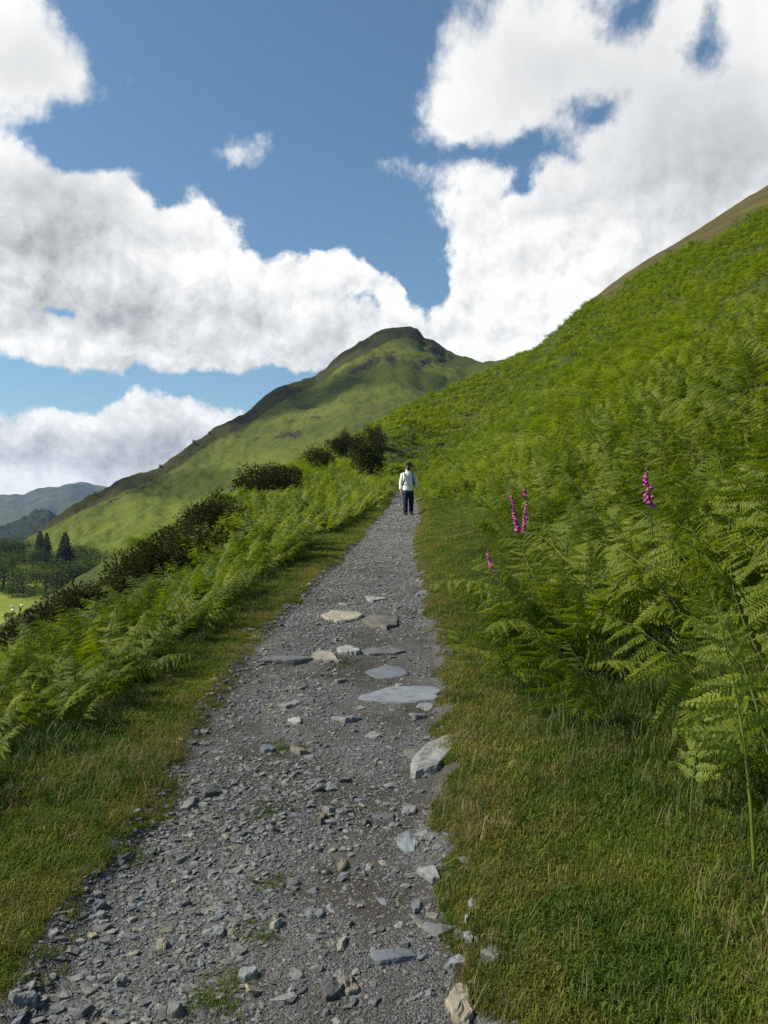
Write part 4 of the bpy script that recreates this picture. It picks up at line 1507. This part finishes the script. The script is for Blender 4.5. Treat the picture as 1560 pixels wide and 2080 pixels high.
def conifer(seed):
    rs = random.Random(seed)
    so = Soup()
    for k in range(26):
        z = .12 + .86 * (k / 26)
        r = .24 * (1 - (z - .1) / .92) ** .85 + .008
        m = 9
        for q in range(m):
            a = 6.28 * q / m + k * .7 + rs.uniform(-.25, .25)
            rr = r * rs.uniform(.7, 1.15)
            d = Vector((math.cos(a), math.sin(a), 0)); s = Vector((-d.y, d.x, 0))
            p = Vector((0, 0, z))
            w = rr * .26
            tip = p + d * rr + Vector((0, 0, -rr * .30)); mid = p + d * rr * .55 + Vector((0, 0, -rr * .05))
            so.add([p, mid + s * w + Vector((0, 0, -.02)), tip, mid - s * w + Vector((0, 0, -.02))], [(0, 1, 2), (0, 2, 3)])
            so.add([p + d * rr * .2, mid + Vector((0, 0, -.035)) + s * w * .4, tip + Vector((0, 0, -.012)), mid - s * w * .5], [(0, 1, 2, 3)])
    tr = Soup()
    tube(tr, [(0, 0, -.03), (0, 0, .5), (0, 0, .99)], [.02, .012, .002], 6)
    return so.mesh('crown', [MATS['conifer_leaf']]), tr.mesh('trunk', [MATS['bark']])


BROAD = [broadleaf(800 + k) for k in range(4)]
CONE = [conifer(820 + k) for k in range(2)]


def plant_tree(name, kind, px, d, pytop, label, group, wide=1.0, zfun=None, hmin=6):
    r = ray(px, 1000)
    x, y = r[0] * d, d
    z = float((zfun or valley_z)(x, y))
    top = EYE + ray(px, pytop)[2] * d
    h = max(top - z, hmin)
    cr, tr = kind
    e = link(name, None, label=label, cat='tree', group=group, loc=(x, y, z - .2), rot=(0, 0, px * .37), scale=(h * wide, h * wide, h))
    link('crown', cr, parent=e); link('trunk', tr, parent=e)


def build_trees():
    big = [(95, 330, 1128, 1.5, 'broad rounded tree at the front of the valley wood'), (150, 338, 1130, 1.2, 'rounded tree right of the broadest tree in the valley wood'),
           (48, 335, 1140, 1.1, 'leafy tree at the front left of the valley wood'), (180, 345, 1112, 1.1, 'dark tree towards the right end of the valley wood'),
           (225, 340, 1106, 1.15, 'tree with pale upper leaves second from the right end of the wood'), (262, 335, 1122, 1.2, 'last dark tree at the right end of the valley wood'),
           (205, 352, 1120, 1.1, 'tree between the dark and the pale-topped tree in the valley wood'), (10, 340, 1120, 1.1, 'tall tree at the left edge of the photograph in the wood'),
           (28, 362, 1110, 1.1, 'lit rounded tree in the second row at the left of the wood'), (70, 366, 1106, 1.0, 'rounded tree in the second row behind the broadest tree'),
           (120, 372, 1112, 1.0, 'tree in the second row left of the pointed conifer'), (160, 380, 1094, 1.0, 'dark rounded crown just right of the pointed conifer'),
           (25, 395, 1084, 1.0, 'pale green crown in the back row at the left of the wood'), (50, 398, 1090, .9, 'crown in the back row beside the dark conifers'),
           (4, 392, 1088, 1.0, 'crown in the back row at the left edge of the photograph'), (188, 388, 1104, 1.0, 'crown in the back row at the right of the wood'),
           (-25, 340, 1125, 1.2, 'tree cut by the left edge of the photograph'), (-40, 370, 1100, 1.1, 'tree in the second row cut by the left edge'),
           (118, 335, 1165, 1.2, 'low dark tree at the front between broad tree and gorse'), (28, 330, 1175, 1.3, 'low dark tree at the meadow edge on the left')]
    for i, (px, d, py, w, lb) in enumerate(big):
        plant_tree('broadleaf_tree', BROAD[i % 4], px, d, py, lb, 'trees of the valley wood', w * .95)
    con = [(82, 385, 1074, .62, 'dark conifer with ragged top in the back of the valley wood'), (96, 380, 1078, .55, 'conifer close to the right of the darkest conifer'),
           (133, 372, 1076, .72, 'pointed conifer standing above the right half of the wood')]
    for i, (px, d, py, w, lb) in enumerate(con):
        plant_tree('conifer_tree', CONE[i % 2], px, d, py, lb, 'conifers of the valley wood', w * 2.2)
    plant_tree('small_tree', BROAD[1], 106, 300, 1193, 'small lone tree on the bright meadow below the wood', None, 1.5, hmin=3.5)
    plant_tree('small_tree', BROAD[2], 20, 262, 1240, 'little thorn bush on the bright meadow at the left edge', None, 1.3, hmin=2.5)
    # little trees on the ridge of the peak
    Xp, Yp, Zp = PEAK_GRID
    for i, (px, fr, h, lb) in enumerate([(395, .985, 4.0, 'tiny lone tree on the left ridge of the peak'), (425, .985, 3.2, 'tiny bush on the ridge just above the lone tree'),
                                         (326, .985, 3.2, 'tiny tree low on the left ridge of the peak'), (163, .52, 4.0, 'tiny lone bush on the bright lower flank of the peak'),
                                         (194, .985, 2.6, 'tiny bush near the foot of the left ridge')]):
        c = int((px + 60) / 1360 * (Xp.shape[0] - 1)); r_ = int(fr / 1.35 * (Xp.shape[1] - 1))
        cr, tr = BROAD[i % 4]
        e = link('small_tree', None, label=lb, cat='tree', loc=(Xp[c, r_], Yp[c, r_], Zp[c, r_] - .2), scale=(h * .8, h * .8, h))
        link('crown', cr, parent=e); link('trunk', tr, parent=e)


build_trees()


# ------------------------------------------------------------------ sheep on the meadow
def sheep_mesh():
    so = Soup()
    tube(so, [(-.52, 0, .62), (-.45, 0, .66), (-.2, 0, .68), (.15, 0, .69), (.42, 0, .68), (.5, 0, .70)], [.06, .21, .27, .27, .22, .10], 10)
    return so.mesh('body', [MATS['wool']], True)


def build_sheep():
    body = sheep_mesh()
    hd = Soup(); tube(hd, [(.45, 0, .72), (.62, 0, .80), (.74, 0, .72), (.82, 0, .66)], [.10, .09, .075, .045], 8)
    for s in (-1, 1):
        tube(hd, [(.62, s * .07, .84), (.60, s * .17, .84)], [.03, .015], 5)
    head = hd.mesh('head', [MATS['wool']], True)
    lg = Soup(); tube(lg, [(0, 0, .5), (.02, 0, .25), (0, 0, 0)], [.05, .032, .03], 6)
    leg = lg.mesh('leg', [MATS['boot']], True)
    for i, (px, py, rz, lb) in enumerate([(25, 1236, .3, 'white sheep highest up on the bright meadow'), (26, 1244, 2.6, 'white sheep just below the highest sheep on the meadow'),
                                          (9, 1256, 1.0, 'white sheep nearest the left edge of the photograph'), (44, 1234, -.6, 'white sheep farthest right on the bright meadow')]):
        r = ray(px, py)
        t = np.linspace(120, 345, 3000)
        dz = EYE + r[2] * t - valley_z(r[0] * t, t)
        k = int(np.argmax(dz < 0)) if (dz < 0).any() else len(t) - 1
        x, y = r[0] * t[k], t[k]
        e = link('sheep', None, label=lb, cat='sheep', group='sheep on the meadow', loc=(x, y, float(valley_z(x, y))), rot=(0, 0, rz), scale=1.3)
        link('body', body, parent=e); link('head', head, parent=e)
        for (lx, ly) in ((.32, .12), (.32, -.12), (-.34, .12), (-.34, -.12)):
            link('leg', leg, parent=e, loc=(lx, ly, 0))


build_sheep()


# ------------------------------------------------------------------ foxgloves
def bell_mesh():
    so = Soup()
    prof = [(.000, .004), (.008, .009), (.022, .011), (.036, .014), (.044, .019)]
    n = 8
    V = []
    for (z, r) in prof:
        for k in range(n):
            a = 6.283 * k / n
            V.append((math.cos(a) * r, math.sin(a) * r, -z))
    F = []
    for i in range(len(prof) - 1):
        for k in range(n):
            F.append((i * n + k, (i + 1) * n + k, (i + 1) * n + (k + 1) % n, i * n + (k + 1) % n))
    F.append(tuple(range(n)))
    so.add(V, F)
    return so.mesh('flower_bell', [MATS['foxglove_pink']], True)


def build_foxgloves():
    bell = bell_mesh()
    bs = Soup(); tube(bs, [(0, 0, 0), (0, 0, -.010), (0, 0, -.018)], [.003, .006, .003], 6)
    bud = bs.mesh('bud', [MATS['foxglove_bud']], True)
    lf = Soup()
    lf.add([(0, 0, 0), (.10, -.035, .04), (.24, -.02, .02), (.30, 0, -.02), (.24, .02, .02), (.10, .035, .04), (.14, 0, .02)], [(0, 1, 6), (1, 2, 6), (2, 3, 6), (3, 4, 6), (4, 5, 6), (5, 0, 6)])
    leaf = lf.mesh('leaf', [MATS['foxglove_leaf']])
    # (px, py) of tip, of the lowest bell, distance, fraction of bells still buds, label
    for (tx, ty, bx, by, d, budf, lb) in [
            (1036, 974, 1052, 1076, 8.8, .30, 'tallest purple foxglove, left of the pair at the bracken edge'),
            (1069, 1014, 1066, 1078, 8.5, .04, 'short dense purple foxglove, right of the pair at the bracken edge'),
            (1062, 976, 1068, 1004, 9.2, .55, 'small reddish foxglove spike just behind the pair'),
            (1312, 938, 1320, 1018, 5.6, .28, 'purple foxglove standing alone high among the right bracken'),
            (990, 1112, 1001, 1156, 7.6, .25, 'small pink foxglove at the grass edge nearest the path')]:
        tip = ray(tx, ty) * d + np.array([0, 0, EYE]); low = ray(bx, by) * d + np.array([0, 0, EYE])
        dirv = low - tip
        base = low + dirv * .4
        gz = float(ground(base[0], base[1]))
        k = max((gz - tip[2]) / dirv[2], 1.05)
        base = tip + dirv * (1 + (k - 1) * .75)
        base[2] = float(ground(base[0], base[1]))
        e = link('foxglove', None, label=lb, cat='flower', group='foxgloves beside the path', loc=tuple(base))
        P0 = np.zeros(3); P1 = low - base; P2 = tip - base
        pts = []
        for q in range(12):
            s = q / 11
            pts.append(tuple(P0 + (P1 - P0) * min(s * 2, 1) + (P2 - P1) * max(s * 2 - 1, 0)))
        so = Soup(); tube(so, pts, [.0075 - .0055 * q / 11 for q in range(12)], 6)
        link('stem', so.mesh('stem', [MATS['foxglove_leaf']], True), parent=e)
        L = np.linalg.norm(P2 - P1)
        nb = max(int(L / .0105), 8)
        for q in range(nb):
            s = q / nb
            p = P1 + (P2 - P1) * s
            isbud = s > 1 - budf
            a = q * 2.4 + .3
            side = rng.normal(math.pi * 1.2, 1.2)
            dirx, diry = math.cos(side), math.sin(side)
            tilt = R(rng.uniform(18, 40))
            sc = (.92 - .42 * s) * (rng.uniform(.9, 1.1))
            o = link('bud' if isbud else 'flower_bell', bud if isbud else bell, parent=e, loc=(p[0] + dirx * .008, p[1] + diry * .008, p[2]), scale=float(sc * (1.25 if isbud else 1.0)))
            o.rotation_euler = Vector((dirx * math.sin(tilt), diry * math.sin(tilt), -math.cos(tilt))).to_track_quat('-Z', 'Y').to_euler()
        for q in range(5):
            a = q * 2.4
            zf = .05 + .09 * q
            p = P1 * zf
            link('leaf', leaf, parent=e, loc=tuple(p), rot=(0, -.2, a), scale=float(1.0 - .1 * q))


build_foxgloves()


# ------------------------------------------------------------------ the walker
def skin_body(name, verts, edges, radii, mat, root=0, sub=2):
    me = bpy.data.meshes.new(name)
    me.from_pydata(verts, edges, [])
    me.materials.append(mat)
    o = bpy.data.objects.new(name, me)
    C.objects.link(o)
    md = o.modifiers.new('skin', 'SKIN')
    md.use_smooth_shade = True
    sv = me.skin_vertices[0].data if len(me.skin_vertices) else None
    if sv is None:
        bpy.context.view_layer.objects.active = o
        bpy.ops.mesh.customdata_skin_add()
        sv = me.skin_vertices[0].data
    for i, r in enumerate(radii):
        sv[i].radius = r if hasattr(r, '__len__') else (r, r)
        sv[i].use_root = (i == root)
    ss = o.modifiers.new('sub', 'SUBSURF'); ss.levels = sub; ss.render_levels = sub
    return o


def build_person():
    g = hit(829, 1046)
    e = link('person', None, label='walker in white jacket, navy trousers and dark cap coming down the path', cat='person', loc=(g[0], g[1], g[2] - .005), rot=(0, 0, .12), scale=1.0)
    V = []; E = []; Rr = []

    def chain(pts, start=None):
        prev = start
        for (p, r) in pts:
            V.append(p); Rr.append(r); i = len(V) - 1
            if prev is not None: E.append((prev, i))
            prev = i
        return prev
    chain([((0, 0, .93), (.145, .11)), ((0, 0, 1.10), (.125, .095)), ((0, .0, 1.28), (.145, .10)), ((0, 0, 1.40), (.13, .09))])
    chest = 3
    neck = chain([((0, -.015, 1.485), (.05, .05)), ((0, -.045, 1.56), (.06, .066)), ((0, -.075, 1.63), (.073, .09)), ((0, -.075, 1.70), (.068, .085)), ((0, -.065, 1.745), (.04, .05))], chest)

    def arm(s, el, wr, hd):
        w = chain([((s * .15, 0, 1.385), .042), (el, .036), (wr, .030)], chest)
        h = chain([(hd, (.038, .022))], w)
        dv = Vector(hd) - Vector(wr); dv.normalize()
        sd_ = Vector((0, 1, 0)); sd_ = (sd_ - dv * sd_.dot(dv)).normalized()
        for k, (off, ln) in enumerate(((-.030, .062), (-.010, .075), (.010, .070), (.028, .055))):
            a = Vector(hd) + sd_ * off + dv * .02
            b_ = a + dv * ln * .55; c = b_ + dv * ln * .35 + Vector((-s * .018, -.008, 0))
            chain([(tuple(a), .009), (tuple(b_), .0085), (tuple(c), .007)], h)
        a = Vector(hd) - sd_ * .034 - dv * .015
        chain([(tuple(a), .010), (tuple(a - sd_ * .022 + dv * .03), .009), (tuple(a - sd_ * .026 + dv * .055), .0075)], h)
    arm(-1, (-.240, .03, 1.12), (-.255, -.02, .86), (-.258, -.05, .785))
    arm(1, (.255, .06, 1.15), (.285, -.09, .985), (.272, -.15, .935))

    def leg(s, knee, ank, toe):
        chain([((s * .09, 0, .88), .085), (knee, .058), (ank, .042), ((ank[0], ank[1] - .05, .045), .04), (toe, .032)], 0)
    leg(-1, (-.105, -.09, .50), (-.11, -.13, .10), (-.12, -.27, .035))
    leg(1, (.105, -.02, .49), (.112, .12, .13), (.125, .0, .05))
    body = skin_body('body', V, E, Rr, MATS['skin'])
    body.parent = e

    # jacket: torso loft with collar, and two sleeves
    so = Soup()

    def loft(so, rings, n=18, cap=False):
        vs = []
        for (cx, cy, cz, rx, ry) in rings:
            for k in range(n):
                a = 6.2832 * k / n
                c, s = math.cos(a), math.sin(a)
                f = 1 + .025 * math.sin(3 * a + cz * 23) + .015 * math.sin(7 * a - cz * 40)
                vs.append((cx + math.copysign(abs(c) ** .8, c) * rx * .93 * f, cy + math.copysign(abs(s) ** .85, s) * ry * f, cz))
        fs = []
        for i in range(len(rings) - 1):
            for k in range(n):
                k2 = (k + 1) % n
                fs.append((i * n + k, i * n + k2, (i + 1) * n + k2, (i + 1) * n + k))
        if cap:
            fs.append(tuple(range(n - 1, -1, -1)))
        so.add(vs, fs)
    loft(so, [(0, 0, .815, .200, .150), (0, 0, .83, .215, .160), (0, 0, .88, .218, .160), (0, 0, .97, .205, .150), (0, 0, 1.06, .195, .145), (0, -.005, 1.16, .197, .145), (0, 0, 1.27, .205, .145),
              (0, 0, 1.36, .208, .140), (0, 0, 1.42, .190, .125), (0, 0, 1.455, .135, .105), (0, -.005, 1.485, .085, .085), (0, -.01, 1.52, .082, .082), (0, -.015, 1.55, .086, .086), (0, -.015, 1.552, .076, .076)])

    def sleeve(so, s, el, wr):
        A = Vector((s * .165, 0, 1.40)); B = Vector(el); W = Vector(wr)
        pts = [A, A.lerp(B, .25), A.lerp(B, .55), A.lerp(B, .85), B.lerp(W, .12), B.lerp(W, .4), B.lerp(W, .7), B.lerp(W, .96), W]
        tube(so, pts, [.074, .075, .068, .063, .061, .058, .053, .048, .046], 12)
    sleeve(so, -1, (-.240, .03, 1.12), (-.255, -.02, .855))
    sleeve(so, 1, (.255, .06, 1.15), (.285, -.09, .985))
    jk = link('jacket', so.mesh('jacket', [MATS['jacket_white']], True), parent=e)
    zs = Soup(); tube(zs, [(0, -.164, .84), (0, -.153, 1.0), (0, -.150, 1.16), (0, -.147, 1.30), (0, -.132, 1.42), (0, -.098, 1.50)], [.003] * 6, 5)
    link('zip', zs.mesh('zip', [MATS['strap_black']], True), parent=jk)
    # trousers
    so = Soup()
    loft(so, [(0, 0, .90, .175, .125), (0, 0, .80, .190, .135), (0, -.005, .74, .185, .130), (0, -.01, .70, .165, .11)])
    tube(so, [(-.085, -.01, .80), (-.095, -.045, .68), (-.105, -.09, .50), (-.108, -.115, .30), (-.110, -.13, .12), (-.110, -.135, .085)], [.098, .100, .088, .080, .078, .080], 12)
    tube(so, [(.085, -.01, .80), (.095, -.015, .68), (.105, -.02, .50), (.11, .05, .30), (.112, .11, .14), (.112, .12, .105)], [.098, .100, .088, .080, .076, .078], 12)
    link('trousers', so.mesh('trousers', [MATS['trouser_navy']], True), parent=e)
    # boots
    for s, (ax, ay, az_), dz in ((-1, (-.11, -.13, .0), 0), (1, (.112, .12, .03), 0)):
        so = Soup()
        tube(so, [(ax, ay + .02, az_ + .14), (ax, ay + .01, az_ + .08), (ax, ay, az_ + .05)], [.055, .052, .05], 10)
        tube(so, [(ax, ay + .075, az_ + .045), (ax, ay + .03, az_ + .050), (ax * 1.03, ay - .06, az_ + .050), (ax * 1.06, ay - .15, az_ + .040), (ax * 1.07, ay - .195, az_ + .034)],
             [(.035, .040), (.048, .046), (.050, .046), (.048, .036), (.025, .026)], 10)
        link('boot', so.mesh('boot', [MATS['boot']], True), parent=e)
    # cap with peak, hair, dark neck gaiter
    so = Soup()
    n = 16
    rings = [(1.0, 0), (1.02, .03), (.97, .065), (.80, .095), (.48, .115), (.12, .122)]
    V2 = []
    for (f, z) in rings:
        for k in range(n):
            a = 6.2832 * k / n
            V2.append((math.cos(a) * .090 * f, -.070 + math.sin(a) * .108 * f, 1.672 + z))
    F2 = []
    for i in range(len(rings) - 1):
        for k in range(n):
            F2.append((i * n + k, i * n + (k + 1) % n, (i + 1) * n + (k + 1) % n, (i + 1) * n + k))
    F2.append(tuple((len(rings) - 1) * n + k for k in range(n)))
    so.add(V2, F2)
    cp = link('cap', so.mesh('cap', [MATS['cap_black']], True), parent=e)
    so = Soup()
    top = []; bot = []
    for k in range(9):
        a = math.pi + math.pi * k / 8
        x = math.cos(a) * .088; y = -.10 + math.sin(a) * .17
        top.append((x, y, 1.678 - .035 * abs(math.sin(a)) + .01)); bot.append((x * .98, y, 1.668 - .035 * abs(math.sin(a))))
    V3 = top + bot
    so.add(V3, [tuple(range(9)), tuple(range(17, 8, -1))] + [(k, k + 9, k + 10, k + 1) for k in range(8)])
    link('peak', so.mesh('peak', [MATS['cap_black']]), parent=cp)
    so = Soup(); loft(so, [(0, -.02, 1.50, .072, .072), (0, -.045, 1.545, .070, .080), (0, -.085, 1.575, .062, .080), (0, -.10, 1.592, .055, .072)], 14)
    link('neck_gaiter', so.mesh('neck_gaiter', [MATS['cap_black']], True), parent=e)
    # face: eyes, nose, mouth, ears
    for s in (-1, 1):
        so = Soup(); tube(so, [(s * .030, -.163, 1.655), (s * .030, -.170, 1.655)], [.011, .007], 8)
        link('eye', so.mesh('eye', [MATS['hair']], True), parent=body)
        so = Soup(); tube(so, [(s * .076, -.065, 1.665), (s * .088, -.055, 1.66), (s * .080, -.060, 1.62)], [.012, .018, .008], 8)
        link('ear', so.mesh('ear', [MATS['skin']], True), parent=body)
    so = Soup(); tube(so, [(0, -.160, 1.665), (0, -.182, 1.635), (0, -.178, 1.622), (0, -.160, 1.618)], [.008, .014, .015, .010], 8)
    link('nose', so.mesh('nose', [MATS['skin']], True), parent=body)
    so = Soup(); tube(so, [(-.022, -.160, 1.597), (0, -.168, 1.595), (.022, -.160, 1.597)], [.003, .006, .003], 6)
    link('mouth', so.mesh('mouth', [MATS['hair']], True), parent=body)
    so = Soup(); loft(so, [(0, -.045, 1.60, .078, .080), (0, -.05, 1.64, .086, .092), (0, -.055, 1.69, .088, .098)], 14)
    hr = so
    hr.f = [f for f in hr.f if sum(hr.v[i][1] for i in f) / len(f) > -.06]
    hr.mi = [0] * len(hr.f)
    link('hair', hr.mesh('hair', [MATS['hair']], True), parent=body)
    # backpack: a thing of its own, worn by the walker
    bp = link('backpack', None, label='black backpack on the walker, its straps over the white jacket', cat='backpack', loc=e.location, rot=(0, 0, .12))
    so = Soup(); loft(so, [(0, .23, .96, .10, .06), (0, .235, .98, .14, .085), (0, .24, 1.15, .155, .10), (0, .235, 1.32, .15, .095), (0, .225, 1.42, .12, .075), (0, .22, 1.45, .06, .04)], 16, True)
    link('bag', so.mesh('bag', [MATS['strap_black']], True), parent=bp)
    for s in (-1, 1):
        so = Soup()
        tube(so, [(s * .10, .14, 1.435), (s * .118, .06, 1.478), (s * .125, -.05, 1.462), (s * .135, -.125, 1.38), (s * .142, -.150, 1.27), (s * .155, -.150, 1.14), (s * .185, -.105, 1.04), (s * .205, .03, 1.00), (s * .16, .16, 1.0)],
             [(.026, .010)] * 9, 8)
        link('shoulder_strap', so.mesh('shoulder_strap', [MATS['strap_black']], True), parent=bp)


build_person()

# ------------------------------------------------------------------ air
def build_haze():
    bm = bmesh.new()
    bmesh.ops.create_cube(bm, size=1.0)
    mt = bpy.data.materials.new('haze'); mt.use_nodes = True
    nt = mt.node_tree; nt.nodes.clear()
    o = nt.nodes.new('ShaderNodeOutputMaterial'); v = nt.nodes.new('ShaderNodeVolumePrincipled')
    v.inputs['Color'].default_value = (0.48, 0.66, 1.0, 1)
    v.inputs['Density'].default_value = HAZE_DENSITY
    v.inputs['Anisotropy'].default_value = 0.1
    nt.links.new(v.outputs[0], o.inputs['Volume'])
    me = bm_mesh('haze', bm, mt)
    top = 420.0; bot = -60.0
    link('haze', me, kind='stuff', label='thin blue air between the path and the far mountains', loc=(0, 0, (top + bot) / 2), scale=(13000, 13000, top - bot))


HAZE_DENSITY = 0.62e-4
build_haze()


# ------------------------------------------------------------------ unseen clouds added on the sun's side to shade peak, near path, right slope
def build_shade_clouds():
    mt, b = material('cloud_vapour')
    def cloud_mat(name, through):
        mt, b = material(name)
        df = b.n('ShaderNodeBsdfDiffuse'); df.inputs[0].default_value = (.9, .9, .9, 1)
        tp = b.n('ShaderNodeBsdfTransparent')
        mx = b.n('ShaderNodeMixShader'); mx.inputs[0].default_value = through
        b.nt.links.new(df.outputs[0], mx.inputs[1]); b.nt.links.new(tp.outputs[0], mx.inputs[2])
        b.nt.links.new(mx.outputs[0], b.out.inputs[0])
        return mt
    thick = cloud_mat('shade_cloud_thick', .45); thin = cloud_mat('shade_cloud_thin', .72); veil = cloud_mat('shade_cloud_veil', .85)
    bpy.data.materials.remove(mt)
    # ground point shaded, height of the cloud, half sizes along x and y, vapour
    for k, (gx, gy, gz, H, rx, ry, m) in enumerate([
            (-5, 700, 160, 1100, 120, 45, thin), (-75, 590, 70, 1000, 100, 26, thick), (-120, 485, 20, 1000, 50, 20, thin), (50, 600, 70, 1100, 60, 26, thin),
            (10, 1, 2, 480, 17, 12, veil), (28, 22, 14, 520, 20, 14, thin)]):
        c = Vector((gx, gy, gz)) + sd * (H / sd.z)
        bm = bmesh.new()
        bmesh.ops.create_icosphere(bm, subdivisions=4, radius=1.0)
        for v in bm.verts:
            p = v.co.copy()
            q = 1 + .75 * float(fbm(np.array([p.x * 1.3 + k * 5 + p.z]), np.array([p.y * 1.3 - p.z]), 1.0, 4, 900 + k)[0])
            v.co = Vector((p.x * rx * q, p.y * ry * q, p.z * .3 * min(rx, ry) * q * (1.4 if p.z > 0 else .5)))
        link('cloud', bm_mesh('cloud', bm, m, True), kind='structure', loc=c)  # added out of view, only for the shade it casts


build_shade_clouds()
